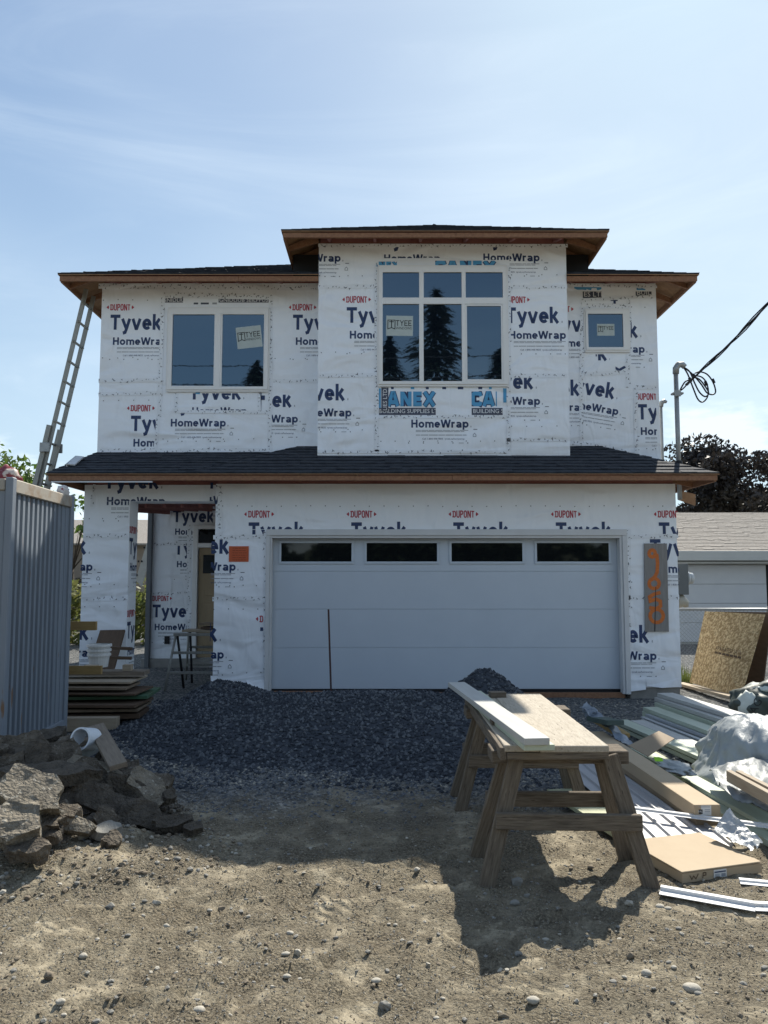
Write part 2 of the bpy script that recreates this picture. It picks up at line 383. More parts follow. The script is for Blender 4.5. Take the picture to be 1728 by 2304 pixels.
class Wall:
    """a wrapped wall face at depth Y facing the street: sheet, print, tape; pixel coords are photo pixels"""
    def __init__(s, Y): s.Y, s.mb, s.n = Y, MB(), 0
    def xz(s, u, v): p = P(u, v, s.Y); return p.x, p.z
    def rect(s, r):
        x0, z1 = s.xz(r[0], r[1]); x1, z0 = s.xz(r[2], r[3]); return (x0, z0, x1, z1)
    def put(s, poly, m, off):
        s.mb.face([(x, s.Y-off, z) for x, z in poly], PRINT.index(m))
    def polys(s, items, u, v, clip, ang=0.0, base=0.002):
        x0, z0 = s.xz(u, v); c, q = math.cos(R(ang)), math.sin(R(ang)); cr = s.rect(clip)
        for poly, m, l in items:
            pp = clip_rect([(x0+x*c-z*q, z0+x*q+z*c) for x, z in poly], cr)
            if pp: s.put(pp, m, base+l*0.0003)
    def block(s, u, v, clip, ang=0.0, base=0.002): s.polys(BLOCK, u, v, clip, ang, base)
    def solid(s, r, m, base=0.0016):
        x0, z0, x1, z1 = s.rect(r); s.put([(x0, z0), (x1, z0), (x1, z1), (x0, z1)], m, base)
    def marks(s, x0, z0, x1, z1, wid, dens, base):
        ln = math.hypot(x1-x0, z1-z0); n = max(2, int(ln/dens)); tx, tz = (x1-x0)/ln, (z1-z0)/ln
        for i in range(n):
            t = (i+U(0.1, 0.9))/n; o = U(-wid, wid)
            cx, cz = x0+tx*ln*t-tz*o, z0+tz*ln*t+tx*o
            a = U(0, 6.28); sz = U(0.018, 0.036)
            for k in range(rnd.choice((1, 2, 2, 3))):
                a2 = a+k*U(1.6, 2.4); e = sz*U(0.6, 1.1)
                p0 = (cx+math.cos(a2+2.2)*e*.25, cz+math.sin(a2+2.2)*e*.25); p1 = (cx+math.cos(a2)*e, cz+math.sin(a2)*e); p2 = (cx+math.cos(a2-1.9)*e*.32, cz+math.sin(a2-1.9)*e*.32)
                s.put([p0, p1, p2], 'mark' if U(0, 1) < .8 else 'grey', base+0.0004+0.0001*(k+i % 3))
    def tape(s, u0, v0, u1, v1, w=0.06, dens=0.055):
        x0, z0 = s.xz(u0, v0); x1, z1 = s.xz(u1, v1); ln = math.hypot(x1-x0, z1-z0)
        nx, nz = -(z1-z0)/ln*w/2, (x1-x0)/ln*w/2; s.n += 1; b = 0.0042+0.0007*(s.n % 5)
        s.put([(x0+nx, z0+nz), (x0-nx, z0-nz), (x1-nx, z1-nz), (x1+nx, z1+nz)], 'tape', b)
        s.marks(x0, z0, x1, z1, w*.42, dens, b)
    def dots(s, u0, v, u1, step=33):
        u = u0
        while u < u1:
            x, z = s.xz(u, v+U(-1, 1)); s.put([(x, z), (x+.013, z), (x+.013, z+.013), (x, z+.013)], 'mark', 0.0034); u += step
    def build(s, parent, name='wall'): return s.mb.build(name, [MT[k] for k in PRINT], parent, fixn=False)
# ------------------------------------------------------------ the house
YG, YB, YM, YD, YP = 10.60, 10.80, 11.25, 10.75, 10.72
XGL, XGR, XML, XMR = -2.33, 4.04, -4.24, 4.09
XBL, XBR = -0.945, 2.64
house = empty('house', (0, 13.0, 0), 'two storey house under construction wrapped in white printed house wrap', 'house')

# garage front: pier, header, pier
w = Wall(YG)
dl, dr, dt = P(600, 1400, YG).x, P(1409, 1400, YG).x, P(1000, 1196, YG).z
for x0, x1, z0, z1 in ((XGL, dl, 0.15, dt), (dr, XGR, 0.15, dt), (XGL, XGR, dt, 2.93)):
    w.put([(x0, z0), (x1, z0), (x1, z1), (x0, z1)], 'wrap', 0)
for x0, x1 in ((XGL, dl), (dr, XGR)): w.mb.box((x0, YG+.004, 0.15), (x1, YG+.14, dt-.001), 0)
w.mb.box((XGL, YG+.004, dt+.001), (XGR, YG+.14, 2.928), 0)
w.mb.box((XGL, YG+.145, 0.15), (XGL+.12, 14.18, 2.92), 0); w.mb.box((XGR-.12, YG+.145, 0.15), (XGR, 14.18, 2.92), 0)
for u in (559, 790, 1020, 1251): w.block(u, 1213, (497, 1100, 1408, 1191))
w.block(559, 1213, (500, 1192, 600, 1207), base=0.0021)
w.block(1483, 1213, (1409, 1092, 1526, 1207))
w.block(405, 1097, (480, 1092, 496, 1190))
w.block(390, 1246, (476, 1210, 597, 1345)); w.block(362, 1443, (474, 1352, 597, 1530)); w.block(585, 1450, (474, 1352, 597, 1480), base=0.0026)
w.block(1463, 1251, (1410, 1210, 1530, 1345)); w.block(1334, 1446, (1410, 1348, 1530, 1545))
w.tape(600, 1197, 1408, 1196, 0.05, 0.05); w.tape(598, 1196, 597, 1545); w.tape(1414, 1190, 1413, 1545); w.tape(494, 1092, 497, 1206)
w.tape(480, 1209, 600, 1207); w.tape(478, 1348, 598, 1346); w.tape(1411, 1208, 1526, 1206); w.tape(1411, 1345, 1528, 1343)
w.dots(500, 1140, 1526); w.dots(486, 1318, 596, 30); w.dots(480, 1372, 596, 33); w.dots(1420, 1310, 1525, 35); w.dots(1420, 1368, 1525, 36); w.dots(490, 1515, 596, 32)
w.solid((497, 1092, 600, 1096), 'wrap', 0.004)
w.build(house)
# torn lower edges of the wrap, footing and form board
m = MB()
x0, x1 = P(478, 1550, YG).x, P(601, 1550, YG).x
m.box((x0+.16, YG+.02, -0.15), (x1+.02, YG+.2, 0.148)); m.box((P(1420, 1560, YG).x, YG+.02, -0.15), (XGR-.01, YG+.2, 0.148))
m.box((XGL, YG+.21, -0.15), (XGR, 19.0, 0.1))
m.build('foundation', MT['concrete'], house, bevel=0.01)
m = MB()
def flap(pts, Y, mi=0):
    m = MB(); m.face([(P(u, v, Y).x, Y-.006-o, P(u, v, Y).z) for u, v, o in pts], mi); m.build('wrap_edge', MT['wrap'], house, fixn=False)
flap([(474, 1520, 0), (512, 1528, 0), (512, 1545, .0), (476, 1542, .03)], YG); flap([(555, 1530, 0), (599, 1530, 0), (598, 1556, .03), (556, 1549, .05)], YG)
flap([(1412, 1525, 0), (1452, 1525, 0), (1452, 1551, .02), (1413, 1556, .02)], YG); flap([(1453, 1525, 0), (1529, 1525, 0), (1529, 1545, .01), (1488, 1547, .03), (1454, 1543, .01)], YG)
m = MB(); a, b = P(602, 1568, YG+.1), P(905, 1553, YG+.1)
m.box((a.x, YG+.06, -0.02), (b.x, YG+.1, 0.088)); m.box((b.x+.02, YG+.06, -0.04), (dr-.02, YG+.1, 0.07))
m.build('form_board', MT['lumber'], house, bevel=0.004)

# garage door, its frame and windows
m = MB()
gx0, gx1, gz0, gz1 = P(606, 1500, YD).x, P(1398, 1500, YD).x, 0.105, P(1000, 1206, YD).z
jv = [1206, 1286, 1371, 1458]
zs = [P(1000, v, YD).z for v in jv]+[gz0]
gd = empty('garage_door_root', (0, 0, 0), None, None); bpy.data.objects.remove(gd)
m.box((gx0-.03, YD+.004, gz0), (gx1+.03, YD+.05, gz1+.05))
for i in range(4):
    m.box((gx0-.02, YD-.004, zs[i+1]+.004), (gx1+.02, YD+.004, zs[i]-.004))
gdoor = m.build('garage_door', MT['door'], house, bevel=0.002)
for (u0, u1) in ((633, 791), (825, 983), (1016, 1174.5), (1208, 1368.5)):
    q0, q1 = P(u0, 1263.5, YD), P(u1, 1222, YD); m = MB(); f = 0.034
    x0, x1, z0, z1 = q0.x-f, q1.x+f, q0.z-f, q1.z+f
    for a, b in (((x0, z0), (x1, z0+f)), ((x0, z1-f), (x1, z1)), ((x0, z0+f), (x0+f, z1-f)), ((x1-f, z0+f), (x1, z1-f))):
        m.box((a[0], YD-.022, a[1]), (b[0], YD-.005, b[1]))
    m.build('pane_frame', MT['door'], gdoor, bevel=0.004)
    m = MB(); m.box((q0.x, YD-.012, q0.z), (q1.x, YD-.0045, q1.z)); m.build('pane', MT['dark_glass'], gdoor)
m = MB(); m.box((gx0-.02, YD-.01, gz0-.035), (gx1+.02, YD+.03, gz0-.001)); m.build('bottom_seal', MT['rubber'], gdoor)
m = MB(); hx = P(610, 1350, YD); m.box((hx.x-.035, YD-.05, hx.z-.09), (hx.x+.02, YD-.006, hx.z+.06)); m.box((hx.x-.03, YD-.03, hx.z+.06), (hx.x-.012, YD-.012, hx.z+.16))
m.build('handle', MT['rubber'], gdoor, bevel=0.008)
m = MB(); t = P(600, 1196, YG)
m.box((dl-.015, YG-.035, dt-.055), (dr+.03, YG-.003, dt+.03)); m.box((dl+.005, YG-.012, dt-.09), (dr, YG+.11, dt-.056))
m.box((dl-.02, YG-.03, 0.06), (dl+.035, YG-.003, dt-.056)); m.box((dl+.036, YG-.01, 0.06), (dl+.06, YG+.12, dt-.091))
m.box((dr-.03, YG-.03, 0.06), (dr+.035, YG-.003, dt-.056)); m.box((dr-.065, YG-.01, 0.06), (dr-.031, YG+.12, dt-.091))
m.build('door_frame', MT['trim'], house, bevel=0.003)

# porch: beam and post in one wrapped face, side of the post, rear wall with the entrance door
w = Wall(YP)
px0, px1 = P(184, 1300, YP).x, P(288, 1300, YP).x; zb = P(300, 1128, YP).z
w.put([(px0, zb), (XGL-.005, zb), (XGL-.005, 2.93), (px0, 2.93)], 'wrap', 0); w.put([(px0, 0.06), (px1, 0.06), (px1, zb), (px0, zb)], 'wrap', 0)
w.mb.box((px0, YP+.004, zb+.001), (XGL-.006, YP+.36, 2.929), 0); w.mb.box((px0, YP+.004, 0.02), (px1-.004, YP+.36, zb-.001), 0)
beam, post = (186, 1086, 479, 1127.5), (184, 1128, 288, 1208)
for r in (beam, post): w.block(234, 1099.5, r)
w.block(465, 1099.5, beam); w.block(70, 1246.5, (184, 1200, 288, 1346)); w.block(74, 1439.5, (182, 1352, 288, 1550))
w.tape(190, 1206, 288, 1204); w.tape(186, 1349, 288, 1346); w.tape(213, 1090, 206, 1140, 0.04); w.dots(200, 1168, 286, 30); w.dots(190, 1316, 286, 33); w.dots(190, 1366, 286, 33)
# printed side of the post
sx = px1
def side(items, y0, z0, sc, zlo, zhi):
    for poly, mt_, l in items:
        pp = clip_rect([(p[0], p[1]) for p in poly], (-.02, -1, 0.36, 1))
        if pp:
            pp = clip_rect([(y0+p[0], z0+p[1]) for p in pp], (YP+.004, zlo, YP+.36, zhi))
            if pp: w.mb.face([(sx+.001+l*.0002, y, z) for y, z in pp], PRINT.index(mt_))
w.mb.face([(sx-.001, YP, 0.02), (sx-.001, YP+.36, 0.02), (sx-.001, YP+.36, zb), (sx-.001, YP, zb)], 0)
side(BLOCK, YP+.02, P(300, 1247, YP).z, 1, 1.4, zb); side(BLOCK, YP+.02, P(300, 1438, YP).z, 1, 0.05, 1.38)
w.build(house)
YE = 14.2
w = Wall(YE)
e0 = P(340, 1300, YE).x; w.put([(e0, 0.16), (XGL, 0.16), (XGL, 2.95), (e0, 2.95)], 'wrap', 0)
w.mb.box((-2.9-1.4, YE+.05, 0.0), (XGR, YE+.15, 3.0), 0) if False else w.mb.box((e0, YE+.01, 0.16), (XGR, YE+.16, 2.98), 0)
w.block(389, 1172+3, (344, 1147, 478, 1222)); w.block(393, 1248, (344, 1228, 424, 1330)); w.block(343, 1389, (343, 1336, 424, 1485))
w.tape(344, 1226, 424, 1222); w.tape(426, 1180, 424, 1488, 0.08); w.tape(344, 1337, 424, 1332)
w.build(house)
m = MB(); m.box((e0-.14, YE-.05, -.1), (XGL, YE+.2, 0.158)); m.build('foundation', MT['concrete'], house, bevel=0.01)
m = MB(); a = P(329, 1300, YE-.1); m.box((a.x, YE-.1, 0.0), (e0+.02, YE+.1, 2.98)); m.build('corner_trim', mat('grey_trim', (0.16, 0.17, 0.18), (0.13, 0.14, 0.15), 3, 0.7), house, bevel=0.004)
m = MB(); c0, c1 = (px0+.02, YP+.37, 2.72), None
m.prism([(px0+.02, YP+.37, 2.70), (XGL-.01, YP+.37, 2.70), (XGL-.01, YE-.01, 2.90), (px0+.02, YE-.01, 2.90)], (0, 0, .04))
for k in range(7):
    x = lerp(px0+.2, XGL-.1, k/6); m.prism([(x, YP+.38, 2.695), (x+.04, YP+.38, 2.695), (x+.04, YE-.02, 2.895), (x, YE-.02, 2.895)], (0, 0, -.05 if k else -.1))
m.build('porch_ceiling', MT['red_lumber'], house)
m = MB(); d0, d1 = P(431, 1500, YE).x, XGL-.01
dz = [P(450, v, YE-.05).z for v in (1500, 1232, 1222, 1189, 1182)]
for a, b in (((d0, .17), (d0+.09, dz[4])), ((d0+.091, dz[4]-.07), (d1, dz[4])), ((d0+.091, dz[1]), (d1, dz[2]))):
    m.box((a[0], YE-.09, a[1]), (b[0], YE-.005, b[1]))
fd = m.build('front_door', MT['vinyl'], house, bevel=0.004)
m = MB(); m.box((d0+.1, YE-.04, .18), (d1, YE-.006, dz[1]-.003))
for x0, x1, z0, z1 in ((d0+.22, d0+.5, .4, 1.15), (d0+.22, d0+.5, 1.3, 1.42)): m.box((x0, YE-.05, z0), (x1, YE-.041, z1))
m.build('door_leaf', MT['tan_door'], fd, bevel=0.004)
m = MB(); m.box((d0+.1, YE-.03, dz[2]+.003), (d1, YE-.01, dz[4]-.075)); q = P(459, 1249, YE); q2 = P(478, 1290, YE); m.box((q.x, YE-.06, q2.z), (d1, YE-.042, q.z)); m.build('pane', MT['dark_glass'], fd)
m = MB(); a = P(377, 1440, YE); m.box((a.x-.05, YE-.03, a.z-.07), (a.x+.04, YE-.012, a.z+.07)); m.build('outlet_box', MT['rubber'], house)
# right-hand end, rear, lower storey body
m = MB(); m.box((px0, YE+.2, 0.0), (px0+.12, 19.0, 3.1)); m.box((XGR-.12, YE+.2, 0), (XGR, 19.0, 3.1)); m.box((px0+.13, 18.88, 0), (XGR-.13, 19.0, 3.1))
m.box((px0+.13, YE+.4, 2.98), (XGR-.13, 18.87, 3.08))
m.build('rear_wall', MT['wrap'], house)

# upper storey: left and right faces and the projecting bay
w = Wall(YM)
zl = P(400, 1019, YM).z
w.put([(XML, zl-.06), (XBL+.02, zl-.06), (XBL+.02, 6.05), (XML, 6.05)], 'wrap', 0)
w.mb.box((XML, YM+.005, 3.0), (XMR, YM+.14, 6.04), 0)
w.mb.box((XML, YM+.141, 3.1), (XML+.12, 18.9, 6.04), 0); w.mb.box((XMR-.12, YM+.141, 3.1), (XMR, 18.9, 6.04), 0); w.mb.box((XML+.121, 18.75, 3.1), (XMR-.121, 18.9, 6.04), 0)
w.block(248, 742, (222, 640, 361, 884)); w.block(659, 742, (612, 640, 718, 884)); w.block(294, 970, (221, 888, 352, 1014)); w.block(540, 916, (610, 888, 718, 1014))
w.block(378, 925, (356, 927, 606, 1014)); w.solid((398, 884, 580, 926), 'wrap', 0.0036); w.block(426, 899, (399, 885, 579, 926), base=0.004)
w.solid((368, 666, 610, 700), 'wrap', 0.0036)
for r, txt, off in (((368, 669, 412, 681), 'SNIDLIUB', 0), ((492, 669, 610, 681), 'GNIDLIUB SEILPPUS', 0)):
    w.solid(r, 'banner', 0.0044); ps, tw = font_polys(txt, 0.085); w.polys([(q, 'white', 0) for q in ps], r[0]+1, r[3]-1.5, r, 0, 0.0049)
for u0, u1, mm in ((436, 446, 'banner'), (452, 470, 'banner'), (478, 488, 'grey'), (440, 450, 'blue')): w.solid((u0, 883, u1, 887) if mm == 'blue' else (u0, 681, u1, 685), mm, 0.0047)
w.tape(222, 644, 716, 648, 0.08, 0.045); w.tape(222, 857, 365, 855); w.tape(222, 887, 366, 884); w.tape(367, 670, 360, 888); w.tape(362, 884, 350, 1012); w.tape(609, 664, 609, 880)
w.tape(608, 880, 606, 1010); w.tape(366, 664, 612, 668, 0.09, 0.035); w.tape(398, 926, 606, 928, 0.05, 0.05); w.tape(610, 857, 716, 858); w.tape(222, 1014, 612, 1013); w.tape(398, 884, 396, 928, 0.05); w.tape(582, 884, 584, 928, 0.05)
w.dots(232, 676, 362, 33); w.dots(230, 806, 360, 34); w.dots(618, 808, 716, 34); w.dots(232, 902, 350, 34); w.dots(366, 989, 604, 34)
w.solid((583, 884, 588, 924), 'navy', 0.0047); w.solid((586, 890, 596, 900), 'navy', 0.0047)
# right-hand face
zr = P(1400, 1060, YM).z
w.put([(XBR-.02, zr-.08), (XMR, zr-.08), (XMR, 6.05), (XBR-.02, 6.05)], 'wrap', 0)
w.block(1239, 746, (1277, 645, 1313, 848)); w.block(1320, 759.5, (1416, 672, 1479, 872)); w.block(1188, 890, (1277, 850, 1307, 1012)); w.block(1266, 879, (1309, 858, 1428, 1025), ang=-9.5)
w.block(1434, 944, (1431, 874, 1480, 1040)); w.block(1250, 811, (1340, 797, 1372, 813))
kq = [(q, 'navy', l) for q, l in block_word('k', 0.21, 0.11, 0.22, 0)]
w.polys(kq, 1407, 839, (1384, 800, 1408, 842), 90, 0.0024)
tq = [(q, 'navy', l) for q, l in block_word('T', 0.22, 0.12, 0.11, 0)]
w.polys(tq, 1374, 690, (1371, 675, 1390, 692), 0, 0.0036)
for r, txt in (((1311, 656, 1354, 671), 'ES LTD.'), ((1430, 656, 1466, 667), 'BUILDI')):
    w.solid(r, 'banner', 0.0034); ps, tw = font_polys(txt, 0.11); w.polys([(q, 'white', 0) for q in ps], r[0]+2, r[3]-3.5, r, 0, 0.0038)
cq = [(q, 'blue', l) for q, l in block_word('CA', 0.34, 0.40, 0.22, .1)]
w.polys(cq, 1292, 652, (1284, 642, 1353, 653), 0, 0.0034); w.polys(cq, 1424, 660, (1432, 642, 1452, 653), 0, 0.0034)
w.tape(1311, 672, 1309, 850, 0.07, 0.04); w.tape(1414, 672, 1413, 872, 0.07, 0.045); w.tape(1307, 850, 1308, 1012, 0.06, 0.045); w.tape(1312, 688, 1412, 690, 0.08, 0.035); w.tape(1316, 842, 1412, 838, 0.06, 0.05)
w.tape(1430, 872, 1432, 1030, 0.06, 0.06); w.tape(1430, 872, 1478, 872, 0.06, 0.05); w.tape(1312, 675, 1474, 667, 0.05, 0.07); w.tape(1280, 998, 1350, 1000, 0.05); w.tape(1350, 1002, 1476, 1035, 0.05); w.tape(1280, 642, 1478, 645, 0.05, 0.06)
w.dots(1420, 692, 1478, 30); w.dots(1434, 1010, 1478, 20)
w.build(house)

w = Wall(YB)
zB = P(1000, 1021, YB).z
w.put([(XBL, zB), (XBR, zB), (XBR, 6.42), (XBL, 6.42)], 'wrap', 0)
w.mb.box((XBL, YB+.004, 3.25), (XBR, YB+.12, 6.41), 0); w.mb.box((XBL, YB+.121, 3.25), (XBL+.12, 12.4, 6.41), 0); w.mb.box((XBR-.12, YB+.121, 3.25), (XBR, 12.4, 6.41), 0)
w.block(633, 554, (716, 550, 845, 645)); w.block(857, 555, (850, 550, 1078, 581)); w.block(1080, 553, (1080, 550, 1145, 585)); w.block(1080, 553, (1146, 550, 1277, 645))
w.block(780, 726.5, (716, 648, 844, 843)); w.block(655, 901, (716, 848, 844, 1017)); w.block(1138, 727, (1147, 648, 1278, 843)); w.block(1079, 875, (1147, 848, 1278, 989)); w.block(918, 926, (850, 938, 1142, 1017))
# flashing flap over the window with a strip of supplier print
fl = [(845, 602), (1146, 602), (1146, 597), (1100, 588), (1040, 582), (960, 580), (900, 584), (845, 591)]
w.put([w.xz(u, v) for u, v in fl], 'tape', 0.0052)
def supplier(u, v, clip, width=0.80, h=0.215, base=0.006, part='CAnEX'):
    for col, ww, off in (('navy', 0.40, 0), ('blue', 0.27, 0.0012)):
        w.polys([(q, col, l) for q, l in block_word(part, ww, width, h, 0.13)], u, v, clip, 0, base+off)
def banner(u0, v0, u1, v1, txt, base=0.0062, size=0.083):
    w.solid((u0, v0, u1, v1), 'banner', base); ps, tw = font_polys(txt, size); w.polys([(q, 'white', 0) for q in ps], u0+3, v1-4.5, (u0, v0, u1, v1), 0, base+.0005)
supplier(979, 617, (979, 587, 1118, 599), 0.87, 0.20); supplier(820, 604, (847, 589, 893, 600), 0.5, 0.1)
w.solid((850, 874, 1132, 934), 'wrap', 0.0052); supplier(846, 914.5, (874, 880, 1000, 917), 0.84, 0.215); banner(850, 918, 980.5, 934, 'BUILDING SUPPLIES LTD.')
supplier(1061, 914.5, (1058, 880, 1118, 917), 0.84, 0.215); banner(1061, 918, 1131, 934, 'BUILDING SUPPLIES')
w.solid((858, 872, 874, 925), 'banner', 0.0068); ps, tw = font_polys('LIES LTD.', 0.083); w.polys([(q, 'white', 0) for q in ps], 870.5, 924, (858, 872, 874, 925), 90, 0.0073)
w.solid((1132, 874, 1140, 906), 'blue', 0.0056); w.solid((852, 874, 857, 918), 'blue', 0.0056)
for u in (880, 924, 958, 995, 1030, 1076, 1100): w.solid((u, 871, u+U(5, 14), 876), rnd.choice(('navy', 'blue')), 0.0056)
w.tape(716, 646, 846, 645); w.tape(716, 845, 846, 844); w.tape(847, 600, 848, 1016, 0.06, 0.045); w.tape(1145, 600, 1144, 1014, 0.06, 0.05); w.tape(1146, 646, 1276, 645); w.tape(1146, 846, 1276, 845)
w.tape(850, 938, 1142, 937, 0.05, 0.05); w.tape(716, 1016, 1140, 1016, 0.05, 0.08); w.tape(1140, 990, 1276, 989, 0.05, 0.06); w.tape(716, 552, 1277, 553, 0.05, 0.06)
w.dots(718, 622, 844, 32); w.dots(1150, 620, 1276, 34); w.dots(722, 794, 844, 32); w.dots(718, 968, 844, 32); w.dots(856, 994, 1140, 32); w.dots(1150, 960, 1276, 34)
w.build(house)

# windows: vinyl frame, panes, paper notices
def window(Y, outer, panes, inner=None, notes=(), head=None):
    q0, q1 = P(outer[0], outer[3], Y), P(outer[2], outer[1], Y); x0, x1, z0, z1 = q0.x, q1.x, q0.z, q1.z; yf = Y-.045
    pr = sorted([(P(a, d, yf).x, P(a, d, yf).z, P(c, b, yf).x, P(c, b, yf).z) for a, b, c, d in panes])
    xs = sorted({x0, x1} | {v for p in pr for v in (p[0], p[2])}); zz = sorted({z0, z1} | {v for p in pr for v in (p[1], p[3])})
    m = MB()
    # frame face built cell by cell round the panes
    cells = []
    for i in range(len(zz)-1):
        row = []
        for k in range(len(xs)-1):
            cx, cz = (xs[k]+xs[k+1])/2, (zz[i]+zz[i+1])/2
            solid = not any(p[0] < cx < p[2] and p[1] < cz < p[3] for p in pr)
            if solid and row and abs(row[-1][1]-xs[k]) < 1e-6: row[-1][1] = xs[k+1]
            elif solid: row.append([xs[k], xs[k+1]])
        for a, b in row: m.box((a, yf, zz[i]), (b, Y-.0085, zz[i+1]))
    m.box((x0-.012, Y-.03, z0-.03), (x1+.012, Y-.0086, z0-.001)); m.box((x0-.012, Y-.03, z1+.001), (x1+.012, Y-.0086, z1+.03))
    m.box((x0-.025, Y-.02, z0-.001), (x0-.001, Y-.0087, z1+.001)); m.box((x1+.001, Y-.02, z0-.001), (x1+.025, Y-.0087, z1+.001))
    fr = m.build('window', MT['vinyl'], house)
    for p in pr:
        m = MB(); m.box((p[0]+.001, Y-.022, p[1]+.001), (p[2]-.001, Y-.012, p[3]-.001)); m.build('pane', MT['glass'], fr)
    for a, b, c, d in (inner or ()):
        e0, e1 = P(a, d, yf), P(c, b, yf); m = MB(); f = .026
        for A, B in (((e0.x, e0.z), (e1.x, e0.z+f)), ((e0.x, e1.z-f), (e1.x, e1.z)), ((e0.x, e0.z+f), (e0.x+f, e1.z-f)), ((e1.x-f, e0.z+f), (e1.x, e1.z-f))):
            m.box((A[0], Y-.038, A[1]), (B[0], Y-.023, B[1]))
        m.build('sash', MT['vinyl'], fr, bevel=.003)
    for (cu, cv, wd, ht, ang, sub) in notes:
        c = P(cu, cv, Y-.024); m = MB(); ca, sa = math.cos(R(ang)), math.sin(R(ang))
        def T(x, z, o=0): return (c.x+x*ca-z*sa, Y-.0235-o, c.z+x*sa+z*ca)
        m.face([T(-wd/2, -ht/2), T(wd/2, -ht/2), T(wd/2, ht/2), T(-wd/2, ht/2)], 0)
        k = wd/0.40
        qs, tw = lettering('TYEE', .15, .12); s_ = .235*k/tw; hh = .085*k
        for q, l in qs: m.face([T(p[0]*s_-.055*k, p[1]*hh-.0, .0008+l*.0002) for p in q], 1)
        if sub:
            ps, tw = font_polys('WINDOWS', .055*k); s2 = .235*k/tw
            for q in ps: m.face([T(p[0]*s2-.055*k, p[1]-.055*k, .001) for p in q], 1)
        for pl in ([(-.175, -.05), (-.175, .085), (-.12, .085), (-.12, -.03)], [(-.12, .085), (-.068, .085), (-.068, -.05), (-.12, -.03)]):
            for q in ribbon([(x*k, z*k) for x, z in pl], .012*k, True): m.face([T(x, z, .0008) for x, z in q], 1)
        for q in ribbon([(-.158*k, .06*k), (-.085*k, .06*k)], .012*k): m.face([T(x, z, .0011) for x, z in q], 1)
        m.build('window_notice', [MT['paper'], MT['ink']], fr, fixn=False)
    return fr
window(YM, (377, 697, 605, 878), [(385, 707, 483, 868), (494, 704, 597, 872)], [(494, 703, 598, 873)], [(560.5, 758.5, .375, .33, 6.5, True)])
window(YB, (852, 603, 1138, 866), [(861, 612, 943, 669.5), (953.5, 612, 1038.5, 669.5), (1048, 612, 1131, 669.5), (861, 683.5, 943, 857.5), (953.5, 683.5, 1038.5, 857.5), (1048, 683.5, 1131, 857.5)],
       [(1048, 684, 1131, 857)], [(899, 733, .385, .295, -1, True)])
window(YM, (1318, 700, 1412, 789), [(1324.5, 705.5, 1401.5, 781)], None, [(1363, 742, .26, .18, 0, False)])

# ------------------------------------------------------------ roofs: shingle courses, fascia, rafters
def slope(mb, poly, course=0.145, step=0.011, mi=0):
    """planar roof polygon (3D) laid with lapped shingle courses"""
    pts = [Vector(p) for p in poly]; n = Vector((0, 0, 0))
    for i in range(len(pts)):
        a, b = pts[i], pts[(i+1) % len(pts)]; n += a.cross(b)
    n.normalize()
    if n.z < 0: n = -n
    up = Vector((0, 0, 1)); up = (up-n*up.dot(n)).normalized(); ax = up.cross(n)
    o = pts[0]; P2 = [((p-o).dot(ax), (p-o).dot(up)) for p in pts]
    lo = min(p[1] for p in P2); hi = max(p[1] for p in P2); k = 0; y = lo
    while y < hi-1e-4:
        y2 = min(hi, y+course)
        q = clip_poly(clip_poly(P2, lambda p: p[1]-y), lambda p: y2-p[1])
        if len(q) >= 3:
            xs0 = min(p[0] for p in q); xs1 = max(p[0] for p in q)
            x = xs0-U(0, .3)
            while x < xs1:
                wd = rnd.choice((.16, .2, .25, .3)); t = clip_poly(clip_poly(q, lambda p: p[0]-x), lambda p: x+wd-p[0]); x += wd
                if len(t) < 3: continue
                ex = U(0.0, 0.006) if rnd.random() < .45 else 0.0
                top = [o+ax*p[0]+up*p[1]+n*(step*(1-(p[1]-y)/course)+ex+.004) for p in t]
                base = [o+ax*p[0]+up*p[1]-n*0.004 for p in t]
                mb.raw(top+base, [tuple(range(len(t)))]+[(i, len(t)+i, len(t)+(i+1) % len(t), (i+1) % len(t)) for i in range(len(t))], mi)
        y = y2
def slab(mb, poly, th, mi=0): mb.prism(poly, (0, 0, -th), mi)

# lower roof over garage and porch
EY, EZ, p45 = 10.05, 3.005, 0.46
L0, E1, R0 = Vector((-4.45, EY, EZ)), Vector((-2.61, EY, EZ)), Vector((4.42, EY, EZ))
B_, C_ = Vector((-1.62, YM, 3.475)), Vector((-1.28, YM, EZ+p45*(YM-EY)))
W0 = Vector((-4.24, YM, 3.475)); hipx = 4.42-(YM-EY); HR = Vector((hipx, YM, EZ+p45*(YM-EY)))
RB, RW = Vector((4.42, 13.4, EZ)), Vector((XMR, YM+.0, EZ+p45*(4.42-XMR))); RW2 = Vector((XMR, 13.4, EZ+p45*(4.42-XMR)))
m = MB()
for poly in ([L0, E1, B_, W0], [E1, C_, B_], [E1, R0, HR, C_], [R0, RB, RW2, RW, HR]):
    slope(m, poly); slab(m, [p-Vector((0, 0, .006)) for p in poly], .009, 1)
LB = Vector((-4.45, 13.4, EZ)); LW = Vector((-4.24, 13.4, 3.2))
slab(m, [L0-Vector((0, 0, .004)), W0, LW, LB], .02, 1)
lroof = m.build('roof', [MT['shingle'], MT['sheathing']], house)
m = MB()
m.box((-4.43, EY+.02, 2.912), (0.9, EY+.058, 2.978)); m.box((0.903, EY+.02, 2.914), (4.40, EY+.058, 2.98)); m.box((4.362, EY+.06, 2.90), (4.40, 13.38, 2.978)); m.box((-4.43, EY+.06, 2.90), (-4.392, 13.38, 2.978))
m.build('fascia', MT['lumber'], lroof, bevel=.003)
m = MB(); m.box((-4.38, EY-.012, 2.882), (-3.05, EY+.018, 2.899)); m.build('metal_flashing', MT['trim'], lroof)
